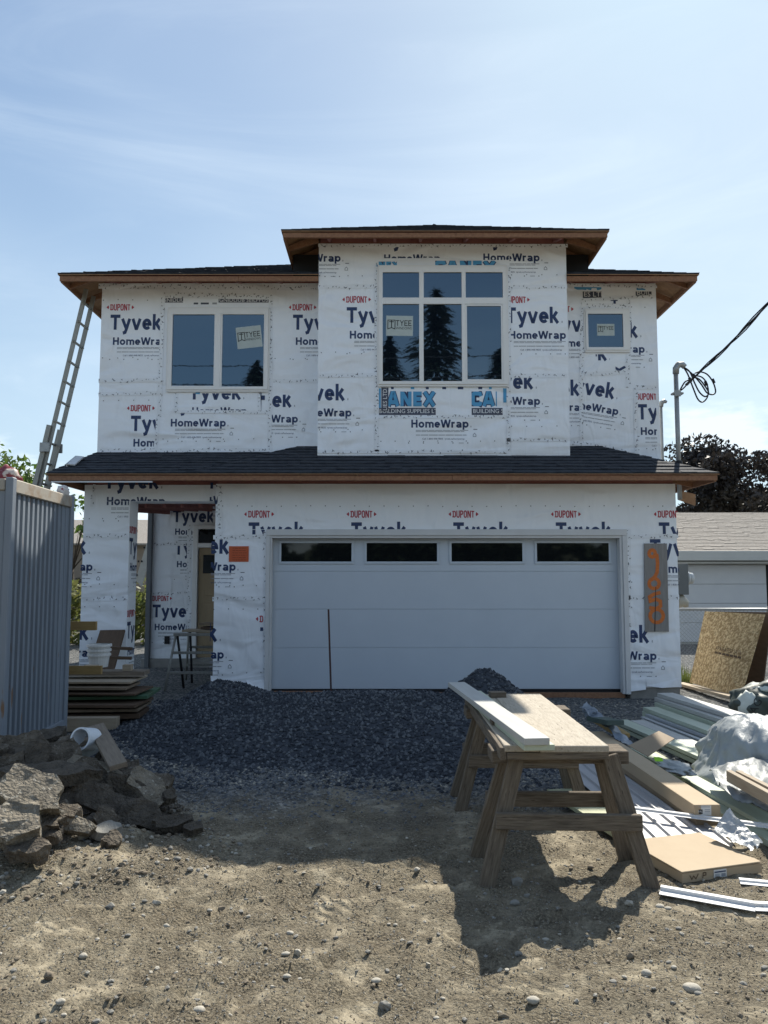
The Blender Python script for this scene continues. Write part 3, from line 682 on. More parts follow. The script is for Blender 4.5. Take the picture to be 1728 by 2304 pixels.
for k in range(12):
    x = -4.1+k*.74
    if not (XGL-.1 < x < XGL+.1):
        m = MB(); m.prism([(x, EY+.06, 2.905), (x, EY+.06, 2.975), (x, YG+.1, 3.2), (x, YG+.1, 3.0)], (.04, 0, 0)); m.build('rafter', MT['lumber'], lroof)
for k in range(5):
    y = YG+.2+k*.6
    m = MB(); m.prism([(4.36, y, 2.905), (4.36, y, 2.975), (XGR+.002, y, 3.12), (XGR+.002, y, 2.98)], (0, .04, 0)); m.build('rafter', MT['lumber'], lroof)
for bx0, bx1, by in ((px0+.02, XGL, YP), (XGL+.02, XGR-.02, YG)): m = MB(); m.box((bx0, by+.03, 2.935), (bx1, by+.07, 3.19)); m.build('blocking', MT['red_lumber'], lroof)
# loose board end under the right-hand eave
m = MB(); a = [P(1527, 1103, 11.2), P(1565, 1112, 11.2), P(1565, 1137, 11.2), P(1527, 1124, 11.2)]; m.prism(a, (0, .04, 0)); m.build('eave_panel', MT['sheathing'], lroof)

# main hip roof
MEY, MEZ, pm = 10.75, 5.995, 0.46
x0, x1, y1 = -4.70, 4.54, 19.3; hd = (y1-MEY)/2; rz = MEZ+pm*hd
A, B, Cc, D = [Vector(v) for v in ((x0, MEY, MEZ), (x1, MEY, MEZ), (x1, y1, MEZ), (x0, y1, MEZ))]
r0, r1 = Vector((x0+hd, MEY+hd, rz)), Vector((x1-hd, MEY+hd, rz))
m = MB()
def onp(x, y): return Vector((x, y, MEZ+pm*(y-MEY)))
gl, gr, gy = XBL-.001, XBR+.001, YB+.15
cut = r0.x < gl
left_p = [A, onp(gl, MEY), onp(gl, r0.y) if cut else onp(gl, MEY+gl-A.x)]+([r0] if cut else [])
right_p = [onp(gr, MEY), B, r1, onp(gr, r1.y)] if r1.x > gr else [onp(gr, MEY), B, onp(gr, MEY+B.x-gr)]
mid_p = [onp(gl, gy), onp(gr, gy)]+([onp(gr, r1.y)] if r1.x > gr else [onp(gr, MEY+B.x-gr), r1])+([onp(gl, r0.y)] if cut else [r0, onp(gl, MEY+gl-A.x)])
for poly in (left_p, mid_p, right_p, [B, Cc, r1], [D, A, r0], [Cc, D, r0, r1]):
    slope(m, poly); slab(m, [p-Vector((0, 0, .006)) for p in poly], .009, 1)
m.tube([r0+Vector((0, 0, .0)), r1+Vector((0, 0, .0))], .03, 6)
mroof = m.build('roof', [MT['shingle'], MT['sheathing']], house)
m = MB()
m.box((x0+.02, MEY+.02, 5.895), (-2.1, MEY+.058, 5.968)); m.box((-2.097, MEY+.021, 5.897), (XBL-.004, MEY+.059, 5.97)); m.box((x0+.02, MEY+.06, 5.885), (x0+.058, y1-.02, 5.968)); m.build('fascia', MT['lumber'], mroof, bevel=.003); m = MB(); m.box((XBR+.004, MEY+.021, 5.897), (x1-.02, MEY+.059, 5.97)); m.box((x1-.058, MEY+.061, 5.885), (x1-.02, y1-.02, 5.968))
m.build('fascia', MT['lumber'], mroof, bevel=.003)
for k in range(12):
    y = YM-.2+k*.61
    for s, xo, xi in ((-1, x0+.06, XML-.002), (1, x1-.06, XMR+.002)):
        m = MB(); m.prism([(xo, y, 5.89), (xo, y, 5.968), (xi, y, 6.14), (xi, y, 6.03)], (0, .04, 0)); m.build('rafter', MT['lumber'], mroof)
for k in range(14):
    x = -4.0+k*.61
    if XBL-.05 < x < XBR+.05: continue
    m = MB(); m.prism([(x, MEY+.06, 5.892), (x, MEY+.06, 5.968), (x, YM+.05, 6.18), (x, YM+.05, 6.06)], (.04, 0, 0)); m.build('rafter', MT['red_lumber'], mroof)
for bx0, bx1 in ((XML+.02, XBL), (XBR, XMR-.02)): m = MB(); m.box((bx0, YM+.02, 6.052), (bx1, YM+.06, 6.20)); m.build('blocking', MT['red_lumber'], mroof)
# bay roof
BEY, BEZ, pb = 10.30, 6.435, 0.5
x0, x1 = -1.425, 3.125; hw = (x1-x0)/2; yb = 14.6
A, B = Vector((x0, BEY, BEZ)), Vector((x1, BEY, BEZ)); ap = Vector((x0+hw, BEY+hw, BEZ+pb*hw)); bk = Vector((x0+hw, yb, ap.z))
yv = MEY+(BEZ-MEZ)/pm
A2, B2 = Vector((x0, yv, BEZ)), Vector((x1, yv, BEZ)); bk = Vector((x0+hw, MEY+(ap.z-MEZ)/pm, ap.z))
m = MB()
for poly in ([A, B, ap], [A2, A, ap, bk], [B, B2, bk, ap]):
    slope(m, poly); slab(m, [p-Vector((0, 0, .006)) for p in poly], .009, 1)
m.tube([ap+Vector((0, .0, -.01)), bk+Vector((0, 0, -.01))], .045, 6)
broof = m.build('roof', [MT['shingle'], MT['sheathing']], house)
m = MB()
m.box((x0+.02, BEY+.02, 6.342), (1.0, BEY+.058, 6.41)); m.box((1.003, BEY+.021, 6.344), (x1-.02, BEY+.059, 6.412)); m.box((x0+.02, BEY+.06, 6.33), (x0+.058, yv-.1, 6.41)); m.box((x1-.058, BEY+.061, 6.33), (x1-.02, yv-.1, 6.41))
m.build('fascia', MT['lumber'], broof, bevel=.003)
for y in (10.75, 11.2, 11.6):
    for xo, xi in ((x0+.06, XBL-.002), (x1-.06, XBR+.002)):
        m = MB(); m.prism([(xo, y, 6.335), (xo, y, 6.41), (xi, y, 6.6), (xi, y, 6.47)], (0, .04, 0)); m.build('rafter', MT['lumber'], broof)
for k in range(6):
    x = -.8+k*.65; m = MB(); m.prism([(x, BEY+.06, 6.337), (x, BEY+.06, 6.41), (x, YB+.05, 6.64), (x, YB+.05, 6.5)], (.04, 0, 0)); m.build('rafter', MT['red_lumber'], broof)
m = MB(); m.box((XBL+.02, YB+.02, 6.425), (XBR-.02, YB+.06, 6.66)); m.build('blocking', MT['red_lumber'], broof)
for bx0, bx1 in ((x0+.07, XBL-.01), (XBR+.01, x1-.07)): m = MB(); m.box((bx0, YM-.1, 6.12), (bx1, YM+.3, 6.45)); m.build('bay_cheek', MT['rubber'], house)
# ------------------------------------------------------------ things fixed to the house
# spray-painted address board
m = MB(); q0, q1 = P(1452, 1421, YG), P(1498, 1223, YG)
MT['cedar'] = mat('weathered_grey_board', (0.27, 0.26, 0.25), (0.21, 0.20, 0.19), 7, 0.8, 0.2, 50, (6, 6, .6))
MT['orange'] = mat('orange_spray_paint', (0.62, 0.17, 0.03), (0.48, 0.13, 0.03), 30, 0.6, 0.0)
m.prism([(q0.x-.01, YG-.03, q0.z), (q1.x-.005, YG-.03, q0.z+.0), (q1.x+.005, YG-.03, q1.z), (q0.x+.01, YG-.03, q1.z)], (0, .024, 0), 0)
def dz_(x, y): p = P(1020*0+1000+x/2.279, 1040+y/2.279, YG-.03); return (p.x, p.z)
lay = 0
for st, cl in (([(1065+16*math.cos(R(a)), 468+18*math.sin(R(a))) for a in range(0, 360, 30)], True), ([(1088, 470), (1093, 520), (1090, 565), (1080, 585), (1060, 605)], False),
           ([(1075+26*math.cos(R(a)), 622+26*math.sin(R(a))) for a in range(0, 360, 25)], True), ([(1108, 668), (1075, 676), (1052, 690), (1056, 712), (1085, 702), (1106, 712), (1108, 738), (1085, 752), (1050, 745)], False),
           ([(1088+34*math.cos(R(a)), 788+34*math.sin(R(a))) for a in range(0, 360, 25)], True)):
    lay += 1
    for q in ribbon([dz_(*p) for p in st], .048, cl): m.face([(x, YG-.0315-lay*.0004, z) for x, z in q], 1)
m.face([(dz_(1083, 640)[0]-.004, YG-.0345, dz_(1083, 640)[1]), (dz_(1083, 640)[0]+.004, YG-.0345, dz_(1083, 640)[1]), (dz_(1078, 868)[0]+.006, YG-.0345, q0.z), (dz_(1078, 868)[0]-.006, YG-.0345, q0.z)], 2)
tag(m.build('address_board', [MT['cedar'], MT['orange'], MT['ink']], None, (q0.x, YG-.02, q0.z), fixn=False), 'weathered grey board spray painted with orange house number beside the garage door', 'address board')
# orange site notice
m = MB(); q0, q1 = P(515, 1264, YG), P(560, 1229, YG); MT['notice'] = mat('orange_notice', (0.56, 0.12, 0.045), (0.48, 0.10, 0.04), 8, 0.7)
m.prism([(q0.x, YG-.009, q0.z), (q1.x, YG-.009, q0.z), (q1.x, YG-.009, q1.z), (q0.x, YG-.009, q1.z)], (0, .003, 0), 0)
for k in range(6):
    z = lerp(q1.z, q0.z, (k+.8)/6.6); x = q0.x+.05
    while x < q1.x-.04:
        e = min(q1.x-.03, x+U(.02, .05)); m.face([(x, YG-.0098, z-.006), (e, YG-.0098, z-.006), (e, YG-.0098, z+.004), (x, YG-.0098, z+.004)], 1); x = e+.008
tag(m.build('site_notice', [MT['notice'], mat('notice_print', (0.30, 0.07, 0.03), None)], None, (q0.x, YG, q0.z), fixn=False), 'orange paper permit notice stuck on the wrap beside the garage door', 'notice')
# service mast with weatherhead and drip loops, vent pipe
MT['galv'] = mat('galvanised_steel', (0.36, 0.37, 0.37), (0.28, 0.29, 0.29), 14, 0.45, 0.0, metal=0.5)
MT['cable'] = mat('black_cable', (0.012, 0.012, 0.016), None, rough=0.55)
YMs = 10.95
top, bot = P(1520.5, 838, YMs), P(1521.5, 1040, YMs); bot.z = 1.2
sm = empty('service_mast', (top.x, YMs, 2.75), 'grey steel electrical service mast rising through the right roof edge', 'service mast')
m = MB(); m.tube([Vector((top.x, YMs, 2.75)), Vector((top.x, YMs, top.z))], .033, 12); m.build('pole', MT['galv'], sm, smooth=True)
m = MB(); h = [Vector((top.x, YMs, top.z-.02)), Vector((top.x+.005, YMs, top.z+.06)), Vector((top.x+.04, YMs, top.z+.115)), Vector((top.x+.1, YMs, top.z+.115)), Vector((top.x+.135, YMs, top.z+.08))]
m.tube(h, [.045, .047, .048, .045, .04], 12); m.build('weatherhead', MT['galv'], sm, smooth=True)
cz = P(1520, 886, YMs).z
m = MB(); m.box((top.x-.07, YMs-.05, cz-.015), (top.x+.09, YMs+.05, cz+.015)); m.box((top.x-.045, YMs-.06, cz-.05), (top.x+.045, YMs-.036, cz+.045)); m.build('clamp', MT['galv'], sm, bevel=.008)
m = MB(); z0 = P(1520, 1040, YMs).z; m.tube([(top.x, YMs, z0-.09), (top.x, YMs, z0+.02)], [.075, .045], 12); m.build('roof_boot', MT['rubber'], sm)
def z6(x, y, Y=YMs): return P(1440+x/5.76, 780+y/5.76, Y)
def smoothpath(pts, n=8):
    pts = [Vector(p) for p in pts]; out = []
    for i in range(len(pts)-1):
        p0, p1, p2, p3 = pts[max(i-1, 0)], pts[i], pts[i+1], pts[min(i+2, len(pts)-1)]
        for k in range(n):
            t = k/n; out.append(.5*((2*p1)+(p2-p0)*t+(2*p0-5*p1+4*p2-p3)*t*t+(3*p1-p0-3*p2+p3)*t**3))
    return out+[pts[-1]]
for pts, dy in (([(560, 262), (620, 360), (690, 540), (750, 680), (810, 718), (870, 660), (885, 560), (850, 450), (790, 390), (700, 375)], 0),
            ([(560, 262), (640, 330), (700, 480), (760, 600), (830, 655), (875, 610), (830, 520), (760, 430), (680, 390)], -.04),
            ([(560, 262), (680, 350), (800, 480), (880, 590), (960, 612), (995, 570), (960, 450), (880, 350), (780, 320), (720, 340)], .04),
            ([(520, 560), (580, 460), (640, 432)], 0), ([(510, 580), (570, 530), (640, 440)], -.02)):
    m = MB(); q = [z6(*p)+Vector((0, dy*math.sin(math.pi*i/len(pts)), 0)) for i, p in enumerate(pts)]
    m.tube(smoothpath(q), .011, 6); m.build('drip_loop', MT['cable'], sm, smooth=True)
for p in ((855, 475), (950, 445), (700, 380), (650, 430)):
    m = MB(); a = z6(p[0]-12, p[1]-28); b = z6(p[0]+12, p[1]+28); m.tube([a, b], .022, 8); m.build('connector', MT['rubber'], sm, smooth=True)
m = MB(); a = z6(600, 500); far = P(1728, 655, 8.6); d = far-a
path = []
for i in range(25):
    t = i/24*2.6; p = a+d*t+Vector((0, 0, -.45*math.sin(min(1, t/2.6)*math.pi)*.35)); path.append(p)
m.tube(path, .012, 6)
for ph in (0, 2.1):
    m.tube([p+Vector((math.cos(i*.9+ph)*.016, math.sin(i*.9+ph)*.016, math.sin(i*.7+ph)*.016)) for i, p in enumerate(path)], .008, 5)
tag(m.build('power_line', MT['cable'], None, tuple(a), smooth=True), 'twisted black overhead power line running from the service mast', 'power line')
# vent pipe by the upper wall
vt = P(1487, 912, 11.5); m = MB(); m.tube([(vt.x, 11.5, 3.0), (vt.x, 11.5, vt.z)], .022, 10)
vp = empty('vent_pipe', (vt.x, 11.5, 3.0), 'thin grey pipe with a hooded top beside the upper wall corner', 'vent pipe')
m.build('pipe', MT['galv'], vp, smooth=True)
m = MB(); m.tube([(vt.x, 11.5, vt.z-.02), (vt.x+.01, 11.5, vt.z+.04), (vt.x+.055, 11.5, vt.z+.065), (vt.x+.09, 11.5, vt.z+.05)], [.034, .036, .034, .02], 10); m.build('hood', MT['galv'], vp, smooth=True)
# meter box on the garage side
mb_ = empty('meter_box', (XGR+.05, 10.8, 1.2), 'grey electric meter box with round meter on the garage side wall', 'meter box')
m = MB(); a, b = P(1527, 1338, 10.75), P(1546.5, 1268, 10.75); m.box((XGR+.003, 10.72, a.z), (b.x, 11.0, b.z)); m.build('box', mat('meter_grey', (0.16, 0.17, 0.17), (0.14, 0.15, 0.15), 4, 0.6), mb_, bevel=.006)
m = MB(); c = P(1546, 1301, 10.85); m.tube([(c.x-.01, 10.86, c.z), (c.x+.02, 10.86, c.z)], .095, 20); m.tube([(c.x+.02, 10.86, c.z), (c.x+.075, 10.86, c.z), (c.x+.09, 10.86, c.z)], [.078, .075, .05], 20)
m.build('meter', mat('meter_glass', (0.55, 0.57, 0.57), None, rough=0.08, ior=1.5), mb_, smooth=True)
m = MB(); c = P(1537, 1352, 10.8); m.tube([(XGR+.0, 10.85, c.z-.02), (c.x, 10.85, c.z), (c.x+.05, 10.85, c.z-.04), (c.x+.06, 10.85, c.z-.09)], [.10, .095, .06, .03], 12)
m.build('conduit_cover', mat('beige_plastic', (0.46, 0.43, 0.36), None, rough=0.35), mb_, smooth=True)
# white folded metal on the corner of the lower roof
m = MB(); a, b = P(151, 1046, 10.35), P(176, 1025, 10.8)
d = (b-a).normalized(); s_ = d.cross(Vector((0, 0, 1))).normalized(); u_ = s_.cross(d)
m.prism([a, a+s_*.1-u_*.01, a+s_*.1+u_*.008, a+u_*.018+s_*.004], d*.42); m.prism([a-s_*.015-u_*.05, a-s_*.001-u_*.05, a-s_*.001+u_*.018, a-s_*.015+u_*.018], d*.42)
tag(m.build('metal_offcut', MT['trim'], None, tuple(a)), 'white folded metal offcut lying on the dark roof corner by the ladder', 'metal offcut')

# ------------------------------------------------------------ extension ladder
MT['alu'] = mat('aluminium', (0.34, 0.34, 0.31), (0.25, 0.25, 0.23), 10, 0.45, 0.05, 40, (8, 8, .6), metal=0.35)
lb, lt = Vector((-5.77, 11.3, 0)), Vector((-4.60, 11.3, 5.86)); ld = (lt-lb)
lad = empty('extension_ladder', tuple(lb), 'long aluminium extension ladder leaning against the upper left eave', 'ladder')
def rail(y, x, z0, z1, wd, name='rail'):
    m = MB(); q = [Vector((lerp(lb.x, lt.x, z/5.86)+x, y, z)) for z in (z0, z1)]; t = (q[1]-q[0]).normalized(); nx = Vector((t.z, 0, -t.x))
    m.prism([q[0]-nx*wd/2, q[0]+nx*wd/2, q[0]+nx*wd/2+Vector((0, .028, 0)), q[0]-nx*wd/2+Vector((0, .028, 0))], q[1]-q[0]); m.build(name, MT['alu'], lad, bevel=.004)
for y in (11.3, 11.68): rail(y, 0, .0, 3.9, .07)
for y in (11.34, 11.64): rail(y, .05, 2.6, 6.0, .066)
for k in range(19):
    z = .3+k*.305; m = MB(); x = lerp(lb.x, lt.x, z/5.86)+(.06 if z > 3.7 else 0)
    m.tube([(x, 11.31, z), (x, 11.69, z)], .019, 8); m.build('rung', MT['alu'], lad, smooth=True)
for z, y in ((3.55, 11.27), (3.6, 11.7)):
    m = MB(); x = lerp(lb.x, lt.x, z/5.86); m.box((x-.045, y, z-.06), (x+.10, y+.03, z+.08)); m.build('rung_lock', MT['galv'], lad, bevel=.005)

# ------------------------------------------------------------ shipping container
MT['cont'] = mat('container_blue_grey', (0.23, 0.262, 0.30), (0.19, 0.22, 0.26), 3, 0.55, 0.1, 30, (3, 3, .5), spots=((0.20, 0.12, 0.07), 5.0, 0.68))
MT['cont_rust'] = mat('container_rail_rust', (0.36, 0.33, 0.28), (0.26, 0.17, 0.10), 7, 0.7, 0.2, 40, lo=.45, hi=.75)
n0, f0 = P(26, 1068, 6.4), P(166, 1114, 7.92)
cx0, cx1, cy0, cy1, cz0, cz1 = n0.x, f0.x, 6.4, 7.92, 0.12, 2.47
cont = empty('storage_container', (cx0-1.2, 7.15, 0.0), 'blue grey corrugated steel storage container standing left of the house', 'container')
m = MB(); npd = 13; pts = []
for i in range(npd):
    for f, dd in ((0.0, .0), (.42, .0), (.50, -.058), (.92, -.058)):
        t = (i+f)/npd; pts.append((lerp(cx0, cx1, t)+dd-.012, lerp(cy0+.07, cy1-.06, t)))
pts.append((cx1-.012, cy1-.06))
zt = cz1-.11
for a, b in zip(pts, pts[1:]): m.face([(a[0], a[1], cz0+.1), (b[0], b[1], cz0+.1), (b[0], b[1], zt), (a[0], a[1], zt)])
m.build('side_panel', MT['cont'], cont, fixn=False)
m = MB(); m.box((cx0-2.4, cy0+.02, cz0), (cx0-.055, cy0+.05, cz1-.05)); 
for k in range(8): x = cx0-.25-k*.27; m.box((x-.1, cy0-.012, cz0+.2), (x, cy0+.0195, cz1-.2))
m.build('front_panel', MT['cont'], cont, bevel=.004)
m = MB(); m.box((cx0-2.4, cy0+.06, cz0+.02), (cx0-.1, cy1-.06, cz1-.03)); m.build('body', MT['cont'], cont)
m = MB(); m.prism([(cx0-.07, cy0+.06, cz1-.115), (cx0+.012, cy0+.06, cz1-.115), (cx0+.012, cy0+.06, cz1), (cx0-.07, cy0+.06, cz1)], (cx1-cx0, cy1-cy0-.12, 0)); m.build('top_rail', MT['cont_rust'], cont, bevel=.008)
m = MB(); m.prism([(cx0-.07, cy0+.06, cz0-.03), (cx0+.006, cy0+.06, cz0-.03), (cx0+.006, cy0+.06, cz0+.1), (cx0-.07, cy0+.06, cz0+.1)], (cx1-cx0, cy1-cy0-.12, 0)); m.build('bottom_rail', MT['cont'], cont, bevel=.006)
for x, y in ((cx0, cy0), (cx1, cy1-.075)):
    m = MB(); m.box((x-.05, y, 0.0), (x+.014, y+.075, cz1+.012)); m.build('corner_post', MT['cont'], cont, bevel=.008)
m = MB(); m.box((cx0-2.4, cy0, cz1-.1), (cx0-.055, cy0+.08, cz1)); m.build('top_rail', MT['cont_rust'], cont, bevel=.008)

def crumple(name, c, r, m_, seed, amp=.25, n=3, origin=None, squash=1.0, fold=2.2, flat=None):
    bm = bmesh.new(); bmesh.ops.create_icosphere(bm, subdivisions=n, radius=1.0)
    for v in bm.verts:
        p = v.co.copy(); k = 1+amp*noise.noise(p*fold+Vector((seed, seed*2, 0)))+amp*.55*abs(noise.noise(p*fold*2.6+Vector((0, seed, 5))))+amp*.25*noise.noise(p*fold*6)
        v.co = Vector((p.x*r[0], p.y*r[1], p.z*r[2]))*k
        if flat is not None and v.co.z < flat: v.co.z = flat+(v.co.z-flat)*.1
    me = bpy.data.meshes.new(name); bm.to_mesh(me); bm.free(); me.materials.append(m_)
    me.polygons.foreach_set('use_smooth', [True]*len(me.polygons))
    o = bpy.data.objects.new(name, me); o.location = c; COL.objects.link(o); return o
MT['bag_rw'] = mat('red_white_bag', (0.62, 0.58, 0.55), (0.30, 0.04, 0.05), 9, 0.5, 0.2, 20, lo=.62, hi=.65)
o = crumple('plastic_bag', (cx0-.17, cy0+.3, cz1+.05), (.09, .11, .085), mat('dark_red_bag', (.20, .03, .04), (.60, .52, .46), 9, .5, .2, 20, lo=.50, hi=.56), 3, .5); tag(o, 'crumpled red and white bag on the near corner of the container roof', 'plastic bag')
o = crumple('plastic_bag', (cx1-.06, cy1-.12, cz1+.04), (.04, .10, .06), MT['bag_rw'], 8, .5); tag(o, 'white bag with red print on the far corner of the container roof', 'plastic bag')

# ------------------------------------------------------------ lumber, panels and buckets behind the container
MT['lvl'] = mat('laminated_beam', (0.36, 0.25, 0.10), (0.28, 0.18, 0.07), 8, 0.7, 0.15, 60, (6, .7, 6))
MT['ply_dark'] = mat('dark_panel', (0.13, 0.085, 0.055), (0.09, 0.06, 0.04), 6, 0.8, 0.2, 50, (5, .6, 5))
MT['grey_wood'] = mat('grey_weathered_wood', (0.24, 0.20, 0.155), (0.155, 0.125, 0.095), 7, 0.85, 0.35, 60, (9, .8, 9))
MT['ply'] = mat('plywood_edge', (0.26, 0.20, 0.14), (0.17, 0.13, 0.09), 9, 0.8, 0.2, 60)
MT['green_edge'] = mat('green_panel', (0.05, 0.13, 0.075), (0.08, 0.11, 0.06), 5, 0.75)
MT['pale_wood'] = mat('pale_lumber', (0.42, 0.35, 0.26), (0.33, 0.265, 0.19), 6, 0.8, 0.2, 60, (8, .8, 8))
def bd(name, a, b, w_, t_, m_, label, cat, group=None, **k): return tag(board(name, a, b, w_, t_, MT[m_], **k), label, cat, group)
a = P(217, 1418, 8.5); bd('beam', (-4.9, 8.5, a.z), (a.x, 8.5, a.z), .045, .095, 'lvl', 'upper yellow laminated beam sticking out from behind the container', 'beam', 'laminated beams behind the container')
a = P(229, 1517, 8.4); bd('beam', (-4.9, 8.4, a.z), (a.x, 8.4, a.z), .045, .09, 'lvl', 'lower yellow laminated beam sticking out above the white buckets', 'beam', 'laminated beams behind the container')
z = 0.0
specs = [(-4.4, 8.4, 265, .14, 1.0, 'pale_wood', 'pale timber skid under the stack of panels'), (-4.3, 8.75, 318, .05, .5, 'ply_dark', 'dark panel at the bottom of the stack beside the container'),
         (-4.3, 8.8, 322, .03, .6, 'ply', 'reddish brown panel low in the stack beside the container'), (-4.3, 8.85, 330, .03, .6, 'ply_dark', 'dark brown panel in the middle of the stack'),
         (-4.3, 8.95, 340, .035, .7, 'green_edge', 'green edged panel sticking out furthest from the stack'), (-4.3, 8.9, 326, .022, .6, 'ply_dark', 'thin dark sheet above the green edged panel'),
         (-4.3, 8.9, 300, .03, .5, 'ply', 'short brown panel near the top of the stack'), (-4.3, 9.0, 312, .022, .6, 'pale_wood', 'pale plywood sheet near the top of the stack')]
for i, (x0, y, ue, th, wd, mm, lab) in enumerate(specs):
    xe = P(ue, 1590, y).x
    o = bd('panel' if i else 'timber_skid', (x0, y+U(-.04, .04), z), (xe, y+U(-.1, .12), z+U(0, .006)), wd*(1 if i else .12), th, mm, lab, 'panel' if i else 'timber', 'panels stacked beside the container'); z += th+(.028 if i not in (0,) else -.02)
    if i == 0: z = .09
bd('plank', (-4.3, 9.05, z+.01), (P(330, 1548, 9.05).x, 9.05, z+.01), .22, .05, 'grey_wood', 'thick grey plank lying on top of the panel stack', 'plank')
for u0, u1, y, lab in ((190, 218, 8.95, 'short grey wood block on the stack in front of the buckets'), (277, 296, 9.0, 'short pale wood block on the stack beside the porch post')):
    a, b = P(u0, 1545, y), P(u1, 1545, y); bd('wood_block', (a.x, y, z+.062), (b.x, y, z+.062), .09, .07, 'pale_wood', lab, 'wood block')
# wide brown board leaning on the porch post with two slats
a, b = P(243, 1545, 9.9), P(240, 1421, 10.62)
bd('wide_board', (-3.70, 9.95, 0.1), (-3.72, 10.66, b.z), .34, .035, 'ply_dark', 'wide dark brown board leaning upright against the wrapped porch post', 'board', up=(0, -1, .5))
for v, lab in ((1459, 'upper narrow dark slat held across the leaning brown board'), (1480, 'lower narrow dark slat held across the leaning brown board')):
    a, b = P(204, v, 10.0), P(299, v+3, 10.1); bd('slat', (a.x, 10.02+(.02 if v < 1465 else -.1), a.z), (b.x, 10.05, b.z), .08, .035, 'ply_dark', lab, 'slat')
MT['bucket'] = mat('white_plastic', (0.74, 0.74, 0.72), (0.66, 0.66, 0.64), 4, 0.35)
MT['teal'] = mat('teal_band', (0.03, 0.22, 0.24), None)
bc = P(221, 1535, 9.35)
bz = z+.065
for k, lab in ((0, 'bottom white plastic bucket of the stack behind the container'), (1, 'middle white plastic bucket of the nested stack'), (2, 'top white plastic bucket with open rim in the nested stack')):
    m = MB(); zz = bz+k*.055; rr = .125+.004*k
    prof = [(.105, 0), (.118, .10), (rr, .13), (rr+.012, .132), (rr+.012, .158), (rr-.004, .16)]
    n = 24
    for (r0, h0), (r1_, h1) in zip(prof, prof[1:]):
        for i in range(n):
            t0, t1 = 2*math.pi*i/n, 2*math.pi*(i+1)/n
            m.face([(bc.x+r0*math.cos(t0), 9.35+r0*math.sin(t0), zz+h0), (bc.x+r0*math.cos(t1), 9.35+r0*math.sin(t1), zz+h0), (bc.x+r1_*math.cos(t1), 9.35+r1_*math.sin(t1), zz+h1), (bc.x+r1_*math.cos(t0), 9.35+r1_*math.sin(t0), zz+h1)], 0)
    m.face([(bc.x+.105*math.cos(2*math.pi*i/n), 9.35+.105*math.sin(2*math.pi*i/n), zz+.002) for i in range(n)])
    tag(m.build('bucket', [MT['bucket'], MT['teal']], None, (bc.x, 9.35, zz), fixn=False), lab, 'bucket', 'nested white buckets')
# stair stringer seen through the porch opening
m = MB(); q = [(305, 1305), (330, 1222), (345, 1222), (318, 1320)]
m.prism([P(u, v, 16.5) for u, v in q], (0, .05, 0)); 
sstr = m.build('stair_stringer', mat('pale_stringer', (0.5, 0.48, 0.42), (0.42, 0.40, 0.36), 5, .7), None, tuple(P(312, 1310, 16.5)))
tag(sstr, 'pale drilled timber stringer leaning diagonally behind the porch opening', 'stringer')
m = MB()
for u, v in ((325, 1232), (312, 1263), (319, 1263), (308, 1294)):
    c = P(u, v, 16.49); m.tube([c, c-Vector((0, .012, 0))], .022, 8)
m.build('hole_disk', MT['rubber'], sstr)  # black disks on the face stand for the shade inside the bolt holes
# aluminium work platform with boards on top
wp = empty('work_platform', (-2.6, 11.5, 0), 'low aluminium step platform standing in front of the entrance door', 'step platform')
def tb(name, pts, r, m_=None): m = MB(); m.tube(pts, r, 6); m.build(name, m_ or MT['alu'], wp, smooth=True)
xa, xb = P(398, 1422, 11.4).x, -2.25
tz = P(400, 1424, 11.4).z
for y, dy in ((11.35, -.1), (12.1, .12)):
    m = MB(); m.box((xa-.03, y-.03, tz-.04), (xb, y+.03, tz)); m.build('top_rail', MT['alu'], wp, bevel=.004)
    f = P(377, 1547, 11.3).x
    for (x0, x1, yy, mt_) in ((xa, f, y+dy*2, 'alu'), (xa+.02, xa+.1, y-dy*1.2, 'rubber'), (xb-.05, xb+.1, y+dy*2, 'alu')):
        tb('leg', [(x0, y, tz-.02), (x1, yy, 0.02)], .02, MT[mt_])
    for h in (.55, .27):
        xx = lerp(xa, f, 1-h/tz); m = MB(); m.box((xx, y+dy*2*(1-h/tz)-.03, h-.02), (xb, y+dy*2*(1-h/tz)+.03, h+.015)); m.build('step', MT['alu'], wp, bevel=.004)
for k, (x0, dz0, mm, lab) in enumerate(((-3.0, .002, 'pale_wood', 'lower rough board laid on the aluminium step platform'), (-2.72, .045, 'ply_dark', 'dark board offcut lying on top of the step platform boards'), (-2.75, .1, 'ply', 'upper brown board sticking out over the step platform'))):
    bd('loose_board', (x0, 11.7, tz+dz0), (-2.1, 11.65, tz+dz0+(.04 if k == 2 else 0)), .3, .03, mm, lab, 'board', 'boards on the step platform')
# rusty stake in front of the garage door
a, b = P(746, 1560, 9.9), P(739, 1371, 9.9); m = MB(); m.tube([(a.x, 9.9, .02), (b.x, 9.9, b.z)], .012, 8)
tag(m.build('steel_stake', mat('rusty_steel', (0.09, 0.035, 0.03), (0.05, 0.03, 0.03), 20, .7), None, (a.x, 9.9, 0)), 'thin rusty steel stake standing upright in front of the garage door', 'stake')
